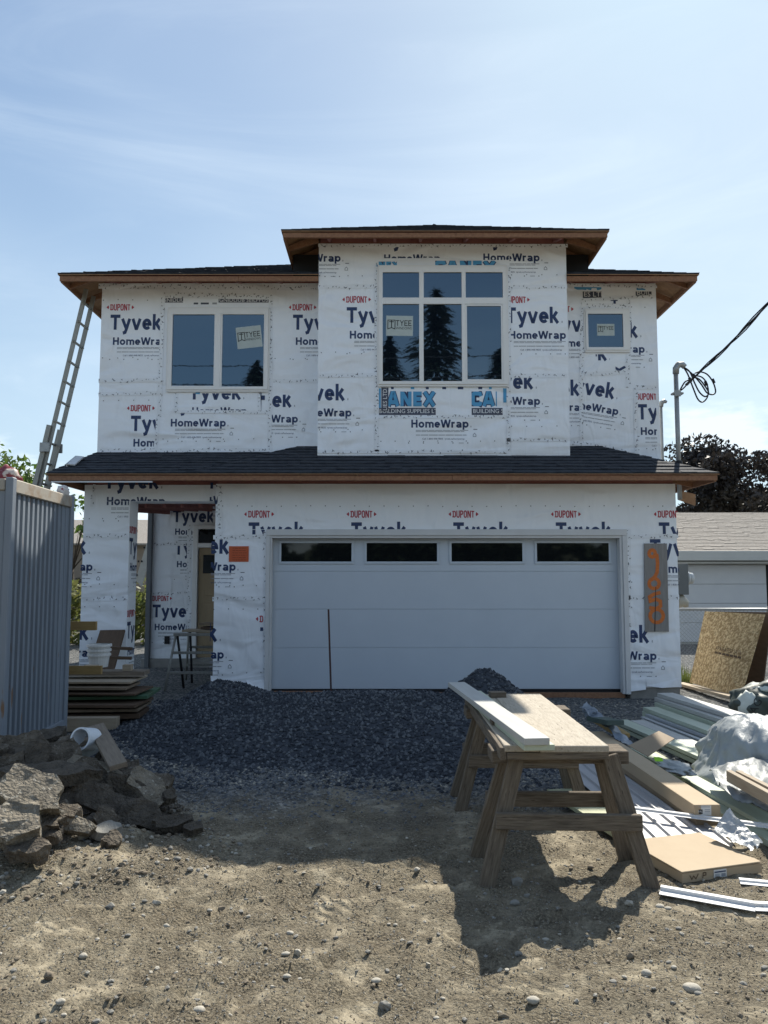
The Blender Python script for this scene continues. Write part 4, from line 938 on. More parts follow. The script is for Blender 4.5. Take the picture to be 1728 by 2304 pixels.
# ------------------------------------------------------------ ground
def fbm(x, y, s, o=4, seed=0.0):
    v, a, f = 0.0, 1.0, s
    for i in range(o): v += a*noise.noise(Vector((x*f+seed, y*f-seed, seed*1.7))); a *= .5; f *= 2.1
    return v
def gz(x, y):
    fade = min(1, max(0, (13.5-y)/2.5))*min(1, max(0, (7-abs(x))/1.5))
    if y > 9.6: fade *= .5
    near = min(1.0, max(0.0, (6.5-y)/2))
    z = (.016*fbm(x, y, .8, 3, 3.1)+.022*fbm(x, y, 3.0, 3, 7.7)+near*(.020*fbm(x, y, 9, 3, 1.3)+.012*max(0, fbm(x, y, 21, 2, 5.3))))*fade
    for ox in (0.0, .95):   # caterpillar tracks pressed into the earth
        tx, ty = .927, .375; px_, py_ = x+2.3, y-2.45-ox; s = px_*tx+py_*ty; t = -px_*ty+py_*tx
        if abs(t) < .24 and 1.9 < y < 6:
            k = max(0.0, min(1.0, .75+1.6*fbm(s, ox, .7, 2, 12)))*min(1, (5.2-y)/.8) if y < 5.2 else 0.0
            if abs(t) < .17: z += k*(-.012+.011*(1 if math.sin(6.283*(s+abs(t)*.6)/.15) > .25 else -.4))
            else: z += k*.009
    d = math.hypot((x+2.25)/1.35, (y-4.75)/.75); z += .13*max(0, 1-d*d)*(1+.5*fbm(x, y, 5, 3, 9))   # spill of earth before the rubble
    return z
def ground_mat():
    m = bpy.data.materials.new('bare_earth_and_gravel'); m.use_nodes = True
    N, L = m.node_tree.nodes, m.node_tree.links; b = N['Principled BSDF']; b.inputs['Roughness'].default_value = .95; b.inputs['Specular IOR Level'].default_value = .25
    tc = N.new('ShaderNodeTexCoord')
    def nz(scale, det, rough=.6, stretch=(1, 1, 1)):
        mp = N.new('ShaderNodeMapping'); mp.inputs['Scale'].default_value = stretch; L.new(tc.outputs['Object'], mp.inputs[0])
        n = N.new('ShaderNodeTexNoise'); n.inputs['Scale'].default_value = scale; n.inputs['Detail'].default_value = det; n.inputs['Roughness'].default_value = rough
        L.new(mp.outputs[0], n.inputs[0]); return n.outputs[0]
    def ramp(src, cs):
        r = N.new('ShaderNodeValToRGB'); e = r.color_ramp.elements
        e[0].position, e[0].color = cs[0][0], (*cs[0][1], 1); e[1].position, e[1].color = cs[-1][0], (*cs[-1][1], 1)
        for p, c in cs[1:-1]: x = e.new(p); x.color = (*c, 1)
        L.new(src, r.inputs[0]); return r.outputs[0]
    def mix(f, a, c):
        n = N.new('ShaderNodeMix'); n.data_type = 'RGBA'; L.new(f, n.inputs['Factor']); L.new(a, n.inputs['A']); L.new(c, n.inputs['B']); return n.outputs['Result']
    def mth(op, a, c):
        n = N.new('ShaderNodeMath'); n.operation = op; n.use_clamp = False
        for i, x in enumerate((a, c)):
            if isinstance(x, (int, float)): n.inputs[i].default_value = x
            else: L.new(x, n.inputs[i])
        return n.outputs[0]
    def mr(src, a, c):
        n = N.new('ShaderNodeMapRange'); n.interpolation_type = 'SMOOTHSTEP'; L.new(src, n.inputs[0]); n.inputs[1].default_value = a; n.inputs[2].default_value = c; return n.outputs[0]
    dirt = ramp(nz(1.1, 10, .7), [(.30, (.13, .102, .065)), (.46, (.28, .232, .158)), (.60, (.39, .332, .232)), (.75, (.50, .435, .315))])
    fine = ramp(nz(55, 6, .75), [(.34, (.08, .068, .048)), (.5, (.32, .285, .205)), (.68, (.56, .51, .40))])
    dirt = mix(mth('MULTIPLY', nz(7, 3), 1.1), dirt, fine)
    dirt = mix(mth('MULTIPLY', mr(nz(2.6, 8, .65), .44, .62), .7), dirt, ramp(nz(19, 5, .7), [(.35, (.08, .064, .044)), (.65, (.19, .155, .11))]))
    loose = mr(nz(2.9, 10, .74), .40, .60)
    packed = ramp(nz(14, 9, .75), [(.3, (.215, .18, .126)), (.5, (.315, .27, .192)), (.72, (.41, .362, .27))])
    crumb = ramp(nz(70, 4, .7), [(.36, (.042, .033, .022)), (.5, (.20, .165, .114)), (.64, (.48, .42, .31))])
    dirt = mix(mth('MULTIPLY', nz(.7, 4), .7), mix(loose, packed, crumb), dirt)
    stone = N.new('ShaderNodeTexVoronoi'); stone.inputs['Scale'].default_value = 42; L.new(tc.outputs['Object'], stone.inputs[0])
    sc = N.new('ShaderNodeSeparateColor'); L.new(stone.outputs['Color'], sc.inputs[0])
    grav = ramp(sc.outputs[0], [(.0, (.06, .068, .076)), (.5, (.17, .175, .175)), (.85, (.29, .288, .278)), (1, (.40, .39, .37))])
    sp = N.new('ShaderNodeSeparateXYZ'); L.new(tc.outputs['Object'], sp.inputs[0])
    yy = mth('ADD', sp.outputs[1], mth('MULTIPLY', mth('SUBTRACT', nz(.9, 6), .5), 3.2))
    col = mix(mr(yy, 5.25, 6.4), dirt, grav)
    far = ramp(nz(.25, 4), [(.35, (.10, .11, .05)), (.65, (.17, .16, .09))])
    col = mix(mr(sp.outputs[1], 21, 24), col, far)
    L.new(col, b.inputs['Base Color'])
    v2 = N.new('ShaderNodeTexVoronoi'); v2.inputs['Scale'].default_value = 85; L.new(tc.outputs['Object'], v2.inputs[0])
    hsum = mth('ADD', mth('MULTIPLY', nz(120, 5, .7), .5), mth('SUBTRACT', mth('MULTIPLY', nz(28, 6, .7), .9), mth('MULTIPLY', v2.outputs['Distance'], .5)))
    hsum = mth('MULTIPLY', hsum, mth('ADD', .22, mth('MULTIPLY', mth('MAXIMUM', loose, mr(sp.outputs[1], 5.6, 6.4)), 1.0)))
    wv = N.new('ShaderNodeTexWave'); wv.inputs['Scale'].default_value = 7.5; wv.inputs['Distortion'].default_value = 3.5; wv.inputs['Detail'].default_value = 2; wv.inputs['Detail Scale'].default_value = 1.2; wv.bands_direction = 'DIAGONAL'; L.new(tc.outputs['Object'], wv.inputs[0])
    hsum = mth('ADD', hsum, mth('MULTIPLY', mth('MULTIPLY', wv.outputs['Fac'], mr(nz(1.7, 3), .55, .66)), .35))
    bp = N.new('ShaderNodeBump'); bp.inputs['Strength'].default_value = 1.0; bp.inputs['Distance'].default_value = .035; L.new(hsum, bp.inputs['Height']); L.new(bp.outputs[0], b.inputs['Normal'])
    return m
def frange(a, b, s):
    n = int(round((b-a)/s)); return [a+(b-a)*i/n for i in range(n+1)]
xs = [-600, -200, -80, -40, -20, -12, -8, -6.2]+frange(-5.2, 5.2, .036)+[6.2, 8, 12, 20, 40, 80, 200, 600]
ys = [-600, -200, -60, -20, -8, -3, 0, 1.2]+frange(1.9, 6.5, .03)+frange(6.56, 13, .07)+[14, 16, 20, 30, 60, 120, 300, 900]
gv = [(x, y, gz(x, y) if 1.2 < y < 14 and abs(x) < 7 else 0.0) for y in ys for x in xs]; nx = len(xs)
gf = [(j*nx+i, j*nx+i+1, (j+1)*nx+i+1, (j+1)*nx+i) for j in range(len(ys)-1) for i in range(nx-1)]
me = bpy.data.meshes.new('ground'); me.from_pydata(gv, [], gf); me.materials.append(ground_mat()); me.polygons.foreach_set('use_smooth', [True]*len(gf)); me.update()
ground = bpy.data.objects.new('ground', me); COL.objects.link(ground); tag(ground, kind='structure')

# pebbles: one mesh of many little stones, three tones
ICO = bmesh.new(); bmesh.ops.create_icosphere(ICO, subdivisions=1, radius=1.0); ICOV = [v.co.copy() for v in ICO.verts]; ICOF = [tuple(v.index for v in f.verts) for f in ICO.faces]; ICO.free()
OCTV = [Vector(v) for v in ((1,0,0),(-1,0,0),(0,1,0),(0,-1,0),(0,0,1),(0,0,-1))]; OCTF = [(0,2,4),(2,1,4),(1,3,4),(3,0,4),(2,0,5),(1,2,5),(3,1,5),(0,3,5)]
def pebble(mb, p, r, mi, base='ico', flat=.65):
    V_, F_ = (ICOV, ICOF) if base == 'ico' else (OCTV, OCTF)
    e = Matrix.Rotation(U(0, 6.28), 3, 'Z') @ Matrix.Rotation(U(-.5, .5), 3, 'X')
    sx, sy, sz = r*U(.8, 1.3), r*U(.65, 1.0), r*U(.45, .8)*flat/.65
    mb.raw([e @ Vector((v.x*sx*U(.82, 1.15), v.y*sy*U(.82, 1.15), v.z*sz*U(.85, 1.1)))+p for v in V_], F_, mi)
MT['peb_pale'] = mat('pebble_pale', (0.45, 0.415, 0.35), (0.34, 0.315, 0.26), 20, .85, .3, 90)
MT['peb_grey'] = mat('pebble_grey', (0.27, 0.258, 0.228), (0.19, 0.182, 0.162), 20, .85, .3, 90)
MT['peb_brown'] = mat('pebble_brown', (0.25, 0.205, 0.145), (0.155, 0.125, 0.092), 20, .9, .3, 90)
m = MB(); n = 0
while n < 6500:
    y = 2.35+5.0*rnd.random()**1.5; x = U(-.58, .58)*y*1.0
    if fbm(x, y, 1.1, 3, 21) < U(-.55, .5): continue
    r = .0026+.0115*rnd.random()**4.2+(.0016*y/4)
    pebble(m, Vector((x, y, gz(x, y)+r*U(-.35, .25))), r, rnd.choice((0, 1, 1, 1, 2, 2, 2)), 'ico' if r > .008 else 'oct'); n += 1
n = 0
while n < 46000:   # grit
    y = 2.35+3.6*rnd.random()**1.7; x = U(-.56, .56)*y
    if fbm(x, y, 2.2, 2, 33) < U(-.9, .5): continue
    r = (.0016+.0034*rnd.random()**2)*(.6+.15*y); pebble(m, Vector((x, y, gz(x, y)+r*.25)), r, rnd.choice((0, 1, 1, 2, 2, 2, 2)), 'oct', .9); n += 1
for k in range(2600):   # earth clods and pebbles before the rubble
    a = U(0, 6.28); q = math.sqrt(rnd.random()); x, y = -2.2+1.35*q*math.cos(a), 4.75+.75*q*math.sin(a); r = .004+.017*rnd.random()**3.4
    pebble(m, Vector((x, y, gz(x, y)+r*.2)), r, rnd.choice((0, 1, 2, 2, 2)))
tag(m.build('gravel', [MT['peb_pale'], MT['peb_grey'], MT['peb_brown']], None, fixn=False), kind='stuff')

# mounds of crushed rock
MT['rock_dark'] = mat('crushed_rock', (0.028, 0.034, 0.045), (0.054, 0.062, 0.075), 30, .85, .4, 120)
MT['rock_mid'] = mat('crushed_rock_light', (0.095, 0.104, 0.116), (0.145, 0.155, 0.168), 30, .85, .4, 120)
def mound_h(x, y):
    yb = interp([(-3.05, 8.3), (-2.2, 7.35), (-1.3, 6.5), (-.2, 6.32), (.9, 6.3), (1.3, 6.6)], x)
    t = (y-yb)/(8.0-yb+.6); f = interp([(-.1, -.03), (0, 0), (.2, .05), (.55, .22), (.9, .325), (1.15, .33), (1.6, .20), (2.2, .08)], t)
    if y > 9.5: f = min(f, lerp(.2, .05, (y-9.5)/1.0))
    fx = interp([(-3.1, 0), (-2.6, .35), (-2.0, .8), (-1.6, .95), (.5, 1.0), (.95, .85), (1.25, .3), (1.45, -.08)], x)
    h = f*fx+.22*math.exp(-((x+2.0)**2+((y-9.35)/.9)**2)/.22)+.07*math.exp(-((x+.2)**2+((y-8.3))**2)/.3)
    return h+.028*fbm(x, y, 1.6, 3, 2)*min(1, max(0, h*8))+.012*fbm(x, y, 7, 2, 4)*min(1, max(0, h*8))-.012
def cone_h(x, y):
    d = math.hypot((x-1.13), (y-8.85)/1.05)
    return interp([(0, .60), (.1, .585), (.25, .47), (.6, .2), (.85, .05), (1.0, -.04)], d+.04*fbm(x, y, 3, 2, 5))+.012*fbm(x, y, 8, 2, 6)
def heap(name, hf, x0, x1, y0, y1, st, npeb, rr, label_kind):
    m = MB(); X, Y_ = frange(x0, x1, st), frange(y0, y1, st)
    m.raw([(x, y, hf(x, y)) for y in Y_ for x in X], [(j*len(X)+i, j*len(X)+i+1, (j+1)*len(X)+i+1, (j+1)*len(X)+i) for j in range(len(Y_)-1) for i in range(len(X)-1)], 0)
    k = 0
    while k < npeb:
        x, y = U(x0, x1), U(y0, y1); h = hf(x, y)
        if h < gz(x, y)+.004: 
            if rnd.random() > .25: continue
            h = gz(x, y)
        r = U(*rr); pebble(m, Vector((x, y, h+r*.2)), r, 0 if rnd.random() < .64 else 1, 'oct', .9); k += 1
    return tag(m.build(name, [MT['rock_dark'], MT['rock_mid']], None, fixn=False), kind='stuff')
heap('gravel_mound', mound_h, -3.2, 1.5, 6.1, 10.45, .05, 17000, (.011, .027), '')
heap('gravel_mound', cone_h, .1, 2.2, 7.8, 9.9, .05, 4500, (.010, .022), '')
m = MB(); n = 0
while n < 6500:   # loose stone over the gravelled yard
    y = U(6.2, 14); x = U(-.36*y, .56*y)
    if y > 10.4 and x < 4.2: continue
    r = U(.009, .022); pebble(m, Vector((x, y, gz(x, y)+r*.1)), r, rnd.choice((0, 0, 1)), 'oct'); n += 1
n = 0
while n < 5200:   # stone trailing off the mound into the dirt
    x = U(-2.9, 1.6); y = 6.75-abs(rnd.gauss(0, .55)); r = U(.007, .019)
    pebble(m, Vector((x, y, gz(x, y)+r*.1)), r, rnd.choice((0, 2, 2, 2)), 'oct'); n += 1
tag(m.build('gravel', [MT['peb_grey'], MT['peb_pale'], MT['rock_mid']], None, fixn=False), kind='stuff')

# ------------------------------------------------------------ single stones
def stone(p, r, m_, label, group, seed, kind='round', name='stone'):
    bm = bmesh.new()
    if kind == 'round':
        bmesh.ops.create_icosphere(bm, subdivisions=3, radius=1)
        for v in bm.verts: v.co *= 1+.16*noise.noise(v.co*1.1+Vector((seed, 0, seed)))+.03*noise.noise(v.co*5+Vector((0, seed, 0)))
        s = (U(1.0, 1.25), U(.7, .95), U(.5, .7))
    else:
        r2 = random.Random(seed*13+1)
        for i in range(16):
            v = Vector((r2.gauss(0, 1), r2.gauss(0, 1), r2.gauss(0, 1))).normalized(); bm.verts.new(v)
        h = bmesh.ops.convex_hull(bm, input=bm.verts); bmesh.ops.delete(bm, geom=[e for e in h['geom_interior'] if isinstance(e, bmesh.types.BMVert)], context='VERTS')
        bmesh.ops.bevel(bm, geom=bm.edges[:], offset=.06, segments=1, affect='EDGES'); s = (1.1, .85, .8)
    rot = Matrix.Rotation(U(-.5, .5), 3, 'Z')
    for v in bm.verts: v.co = rot @ Vector((v.co.x*s[0], v.co.y*s[1], v.co.z*s[2]))*r
    me = bpy.data.meshes.new(name); bm.to_mesh(me); bm.free(); me.materials.append(m_)
    if kind == 'round': me.polygons.foreach_set('use_smooth', [True]*len(me.polygons))
    o = bpy.data.objects.new(name, me); o.location = (p.x, p.y, gz(p.x, p.y)+r*s[2]*.38); COL.objects.link(o); return tag(o, label, 'stone', group)
ROUNDP = [(455,250,35,'g','a'),(505,130,28,'b','a'),(200,545,40,'b','a'),(250,675,30,'p','r'),(265,698,18,'p','r'),(375,680,18,'p','a'),(345,455,28,'p','r'),(825,680,35,'p','r'),(1185,445,25,'p','r'),(1232,448,28,'p','a'),(1190,545,25,'p','r'),(1242,527,18,'p','r'),(1560,550,28,'p','r'),(1595,655,45,'g','a'),(650,228,32,'p','a'),(600,235,15,'g','r'),(595,280,17,'p','a'),(785,303,22,'b','a'),(920,248,28,'b','a'),(690,357,18,'p','r'),(1203,357,22,'p','r'),(690,100,15,'p','r'),(735,95,25,'g','r'),(1320,190,20,'g','a'),(1350,155,15,'b','a'),(612,555,15,'p','a'),(362,520,18,'p','a'),(460,575,14,'g','a'),(1130,580,16,'p','a'),(1105,505,14,'g','r'),(530,385,18,'g','r'),(660,445,12,'b','r'),(1030,310,16,'p','r'),(870,268,16,'p','r'),(1160,103,13,'p','r'),(1260,140,15,'p','a'),(950,735,22,'p','a'),(1120,735,24,'g','a'),(20,600,20,'b','a'),(280,200,16,'g','a'),(1000,270,20,'g','a'),(1230,255,14,'g','a'),(1640,320,14,'p','r')]
BP = [(715,635,35,'p','r'),(595,712,38,'b','a'),(118,635,40,'g','a'),(287,475,25,'p','a'),(85,530,25,'g','r'),(495,492,17,'g','r'),(585,490,30,'p','a'),(655,428,28,'g','a'),(1105,445,28,'b','a'),(1170,515,32,'p','r'),(1260,480,18,'g','r'),(1280,495,18,'p','r'),(1355,565,55,'p','r'),(1380,610,25,'g','r'),(1035,545,24,'g','r'),(965,620,20,'p','a'),(1225,255,28,'p','r'),(1257,265,20,'p','r'),(350,610,15,'p','r'),(650,155,42,'g','a'),(690,205,24,'g','a'),(640,230,32,'g','r'),(945,92,20,'b','r'),(1218,150,20,'b','a'),(245,110,25,'p','a'),(1100,245,28,'p','a'),(520,205,15,'g','a'),(155,205,15,'b','r'),(1395,270,16,'p','a'),(765,365,20,'p','r'),(1060,355,18,'p','r'),(1300,345,18,'g','r'),(1645,490,22,'g','r'),(1640,520,20,'p','r'),(325,700,18,'p','r'),(440,710,16,'g','r'),(1590,580,16,'b','a'),(890,635,18,'p','a'),(1170,530,14,'g','a'),(950,335,14,'g','a')]
SPECIAL = {('A', 0): 'grey angular rock alone on the sunlit dirt below the rubble heap', ('A', 1): 'brown rock at the edge of the house shadow beside the rubble heap', ('A', 2): 'dark brown pointed rock at the lower left of the dirt', ('A', 3): 'pale egg shaped stone with a smaller stone touching it at bottom left',
           ('A', 6): 'pale flat stone above the dark pointed rock', ('A', 7): 'pale rounded stone at the bottom edge between the tyre marks', ('A', 8): 'pale rounded stone touching a pale angular one in mid dirt', ('A', 9): 'pale angular stone touching a rounded one in mid dirt', ('A', 14): 'long pale flat stone lying near the grey angular rock',
           ('B', 0): 'large pale egg shaped stone near the bottom edge below the sawhorse shadow tip', ('B', 1): 'large brown stone cut by the bottom edge of the photo', ('B', 2): 'big grey angular rock near the bottom middle', ('B', 7): 'grey rock inside the tip of the sawhorse shadow', ('B', 8): 'brown rock standing on edge right of the shadow tip',
           ('B', 9): 'pale flat oval stone right of the shadow tip', ('B', 12): 'long pale boulder half buried at lower right', ('B', 13): 'small grey stone in front of the long half buried boulder', ('B', 16): 'pale oval stone below the white trim strips', ('B', 17): 'smaller pale stone touching the oval one below the white trim strips',
           ('B', 19): 'big grey block of rock in the shade under the sawhorse', ('B', 22): 'small flat brown stone in the sunlit patch under the sawhorse', ('B', 23): 'dark rock against the front right sawhorse leg', ('B', 20): 'grey rock next to the big block in the sawhorse shade'}
TONE = {'p': ('pale', 'peb_pale'), 'g': ('grey', 'peb_grey'), 'b': ('brown', 'peb_brown')}
for key, lst, ox, oy, scl in (('A', ROUNDP, 0, 1900, 1.8433), ('B', BP, 800, 1900, 1.7877)):
    for i, (x, y, wd, t, k) in enumerate(lst):
        p = G(ox+x/scl, min(2290, oy+(y+wd*.3)/scl)); r = wd/scl*p.y/1790*.62
        lab = SPECIAL.get((key, i)) or f"small {TONE[t][0]} {'rounded' if k == 'r' else 'angular'} stone lying among pebbles on the bare dirt"
        stone(p, r, MT[TONE[t][1]], lab, 'stones lying on the dirt', i*3+(0 if key == 'A' else 200), 'round' if k == 'r' else 'sharp')

# ------------------------------------------------------------ heap of broken asphalt and concrete
MT['asph'] = mat('broken_asphalt', (0.06, 0.048, 0.036), (0.165, 0.138, 0.104), 14, .95, 1.0, 46, bdist=.03, spots=((.20, .18, .15), 26, .62))
MT['asph_pale'] = mat('dusty_concrete_slab', (0.27, 0.235, 0.18), (0.15, 0.13, 0.10), 12, .92, 1.0, 50, bdist=.028, spots=((.36, .33, .27), 30, .6))
MT['asph_dark'] = mat('dark_asphalt', (0.052, 0.044, 0.035), (0.12, 0.102, 0.08), 14, .95, 1.0, 46, bdist=.03)
def heap_h(x, y):
    d = math.hypot((x+2.75)/1.35, (y-5.65)/.75); d2 = math.hypot((x+2.2)/.62, (y-4.78)/.42); return max(.40*max(-.1, 1-d**1.6), .30*max(-.1, 1-d2**1.6))+.05*fbm(x, y, 3, 3, 8)-.03
m = MB(); X, Y_ = frange(-4.3, -1.2, .05), frange(4.35, 6.34, .05)
m.raw([(x, y, heap_h(x, y)) for y in Y_ for x in X], [(j*len(X)+i, j*len(X)+i+1, (j+1)*len(X)+i+1, (j+1)*len(X)+i) for j in range(len(Y_)-1) for i in range(len(X)-1)], 0)
for k in range(4200):
    x, y = U(-4.0, -1.3), U(4.7, 6.3); h = heap_h(x, y)
    if h > gz(x, y)-.01: r = .007+.026*rnd.random()**2.2; pebble(m, Vector((x, y, h+r*.3)), r, rnd.choice((0, 0, 1, 1, 2)))
tag(m.build('rubble', [MT['asph_dark'], MT['asph'], MT['peb_grey']], None, fixn=False), kind='stuff')
def chunk(c, rx, ry, th, nrm, spin, m_, label, seed, jag=.2, group='chunks of the rubble heap', n=13):
    r2 = random.Random(seed); bm = bmesh.new(); top, bot = [], []
    for i in range(n):
        a = 2*math.pi*i/n+r2.uniform(-.15, .15); k = 1+r2.uniform(-jag, jag)
        q = max(abs(math.cos(a)), abs(math.sin(a)))**-.55
        x, y = rx*math.cos(a)*k*q, ry*math.sin(a)*k*q
        top.append(bm.verts.new((x, y, th/2+r2.uniform(-.1, .1)*th))); bot.append(bm.verts.new((x*r2.uniform(.86, 1.04), y*r2.uniform(.86, 1.04), -th/2)))
    bm.faces.new(top); bm.faces.new(bot[::-1])
    for i in range(n): bm.faces.new((top[i], bot[i], bot[(i+1) % n], top[(i+1) % n]))
    bmesh.ops.triangulate(bm, faces=bm.faces[:]); bmesh.ops.subdivide_edges(bm, edges=bm.edges[:], cuts=3, use_grid_fill=True)
    for v in bm.verts:
        p = v.co; v.co = p+Vector((noise.noise(p*16+Vector((seed, 0, 0))), noise.noise(p*16+Vector((0, seed, 0))), noise.noise(p*13+Vector((0, 0, seed)))*1.2))*min(.016, th*.2)+Vector((0, 0, noise.noise(p*4+Vector((seed, 3, 0)))))*.012
    bmesh.ops.recalc_face_normals(bm, faces=bm.faces)
    me = bpy.data.meshes.new('asphalt_chunk'); bm.to_mesh(me); bm.free(); me.materials.append(m_)
    o = bpy.data.objects.new('asphalt_chunk', me); o.scale = (.9, .9, 1.0); COL.objects.link(o); o.location = c
    o.rotation_euler = (Vector(nrm).to_track_quat('Z', 'Y').to_matrix() @ Matrix.Rotation(spin, 3, 'Z')).to_euler()
    return tag(o, label, 'rubble', group)
def Z1(x, y, Y): return P(x/5.925, 1630+y/5.925, Y)
CH = [((330, 390), 5.75, .24, .17, .09, (.1, -.75, .65), .1, 'asph', 'wide dark asphalt slab tilted towards the street at the top of the heap'),
      ((800, 520), 5.6, .17, .15, .10, (.25, -.7, .65), .3, 'asph', 'rough crumbling asphalt slab at the top middle of the heap'),
      ((880, 300), 5.85, .12, .09, .08, (.3, -.5, .8), .6, 'asph', 'small dark chunk behind the crumbling slab near the white pipe'),
      ((640, 680), 5.1, .32, .13, .085, (.06, -.12, .95), -.22, 'asph_dark', 'long dark slab with a straight upper edge across the heap'),
      ((430, 880), 4.62, .22, .15, .075, (.16, -.62, .8), -.35, 'asph_pale', 'large sunlit pale slab with flaking surface in the heap'),
      ((225, 1330), 4.42, .15, .145, .14, (.1, -.55, .8), .4, 'asph_pale', 'big sunlit rounded concrete chunk at the lower left of the heap'),
      ((60, 1000), 4.65, .13, .08, .09, (-.3, -.3, .9), .5, 'asph_pale', 'wedge of pale slab at the left edge above the sunlit round chunk'),
      ((1220, 770), 5.35, .19, .14, .06, (.2, -.8, .5), -.8, 'asph', 'flat grey slab leaning in the middle of the heap'),
      ((1270, 590), 5.5, .2, .06, .035, (.25, -.5, .8), -.55, 'asph_pale', 'thin pale sliver of slab above the flat leaning one'),
      ((1010, 760), 5.28, .06, .07, .05, (.2, -.9, .4), 0, 'concrete', 'small pale grey concrete piece beside the long dark slab'),
      ((1330, 1030), 5.1, .2, .1, .08, (.2, -.7, .6), -.4, 'asph_dark', 'dark ridged chunk low in the middle of the heap'),
      ((880, 1190), 4.7, .1, .06, .07, (.0, -.5, .85), 0, 'asph', 'grey brick sized chunk below the sunlit slab'),
      ((970, 1330), 4.65, .16, .06, .06, (.2, -.7, .6), -.45, 'asph_pale', 'narrow brown slab leaning below the grey brick sized chunk'),
      ((570, 1330), 4.55, .13, .08, .08, (-.1, -.4, .9), .1, 'asph', 'dark squarish chunk beside the sunlit round one'),
      ((590, 1480), 4.5, .12, .06, .06, (-.1, -.4, .9), .2, 'asph_dark', 'low dark chunk right of the sunlit round one'),
      ((880, 1490), 4.68, .13, .07, .07, (.1, -.3, .95), .2, 'asph_pale', 'flat chunk with a sunlit ragged rim at the foot of the heap'),
      ((1080, 1450), 4.7, .05, .05, .07, (.1, -.5, .8), 0, 'peb_pale', 'pale yellowish square stone at the foot of the heap'),
      ((1420, 1290), 4.85, .09, .07, .08, (.3, -.6, .7), -.9, 'asph', 'grey triangular rock at the foot of the heap'),
      ((1400, 1430), 4.72, .1, .06, .07, (.1, -.2, 1), -.2, 'peb_grey', 'smooth oval grey boulder at the foot of the heap'),
      ((1490, 1560), 4.6, .06, .05, .06, (.3, -.4, .8), .3, 'asph', 'small purple grey rock below the oval boulder'),
      ((370, 1690), 4.3, .12, .07, .08, (0, -.3, 1), 0, 'asph', 'ragged sunlit lump of asphalt in front of the heap'),
      ((690, 1590), 4.6, .1, .06, .06, (0, -.35, 1), .2, 'asph', 'dull flat stone between the ragged lump and the heap'),
      ((190, 600), 5.5, .12, .12, .1, (-.1, -.8, .5), .2, 'asph', 'dark rough chunk at the left under the wide top slab'),
      ((60, 740), 5.3, .1, .08, .08, (-.1, -.6, .7), .4, 'asph_dark', 'dark chunk at the left edge between two slabs'),
      ((680, 170), 6.1, .12, .08, .08, (.1, -.4, .9), .3, 'asph_dark', 'dark lump on the crest of the heap against the container'),
      ((150, 250), 6.0, .17, .07, .07, (0, -.3, .9), .0, 'asph', 'dark slab end at the crest of the heap under the container wall')]
for i, (c, Y, rx, ry, th, nr, sp, mm, lab) in enumerate(CH): chunk(Z1(c[0], c[1], Y), rx, ry, th, nr, sp, MT[mm], lab, i*7+3)
def Z3(x, y, Y): return P(150+x/5.53, 1640+y/5.53, Y)
for i, (c, Y, rx, ry, th, nr, sp, mm, lab) in enumerate([((1010, 760), 5.3, .17, .10, .09, (.45, -.55, .75), -1.0, 'asph_pale', 'clean pale topped slab at the right end of the heap'),
      ((800, 770), 5.3, .24, .08, .12, (.3, -.85, .3), -.55, 'asph_dark', 'dark slab edge leaning beside the pale topped slab'),
      ((640, 580), 5.6, .17, .1, .07, (.3, -.6, .7), -.6, 'asph_dark', 'dark flat slab under the lower end of the plank'),
      ((900, 1090), 5.05, .16, .1, .12, (.2, -.7, .5), -.1, 'asph_dark', 'dark lump at the right foot of the heap'),
      ((1180, 680), 5.5, .09, .06, .07, (.2, -.3, .9), -.3, 'asph', 'small dark chunk on the gravel behind the pale topped slab'),
      ((1260, 850), 5.3, .05, .05, .07, (.4, -.4, .8), 0, 'asph_dark', 'little dark chunk right of the pale topped slab'),
      ((1330, 1190), 4.97, .13, .05, .08, (.1, -.5, .9), .1, 'asph_dark', 'low black chunk furthest right at the foot of the heap'),
      ((1570, 1240), 4.9, .06, .04, .05, (.1, -.5, .9), .1, 'asph_dark', 'small black chunk lying apart right of the heap'),
      ((500, 950), 5.15, .2, .1, .09, (.15, -.6, .7), -.5, 'asph_dark', 'broad dark chunk under the flat grey slab'),
      ((230, 880), 5.1, .15, .12, .08, (.1, -.8, .5), .6, 'asph_dark', 'dark tilted chunk deep in the middle of the heap')]):
    chunk(Z3(c[0], c[1], Y), rx, ry, th, nr, sp, MT[mm], lab, i*5+300)
r3 = random.Random(5)
for k in range(46):
    x, y = r3.uniform(-3.9, -1.55), r3.uniform(4.75, 6.1); h = heap_h(x, y)
    if h < 0.0: continue
    s = r3.uniform(.035, .09); chunk(Vector((x, y, h+.04)), s, s*.7, s*r3.uniform(.35, .7), (r3.uniform(-.4, .5), r3.uniform(-.8, -.1), .8), r3.uniform(0, 3), MT[r3.choice(('asph', 'asph_dark', 'asph_dark'))], 'small broken asphalt lump filling gaps between the big slabs', k+900, n=8)
for k in range(40):
    x, y = r3.uniform(-3.4, -1.5), r3.uniform(4.85, 6.0); h = heap_h(x, y)
    if h < .06: continue
    s = r3.uniform(.07, .13); chunk(Vector((x, y-.05, h+.075)), s, s*r3.uniform(.5, .8), r3.uniform(.025, .05), (r3.uniform(-.4, .6), r3.uniform(-.9, -.2), r3.uniform(.4, .9)), r3.uniform(0, 3), MT[r3.choice(('asph', 'asph', 'asph_pale', 'asph_dark'))], 'thin angular piece of broken slab lying loose on the heap', k+1500, n=8)
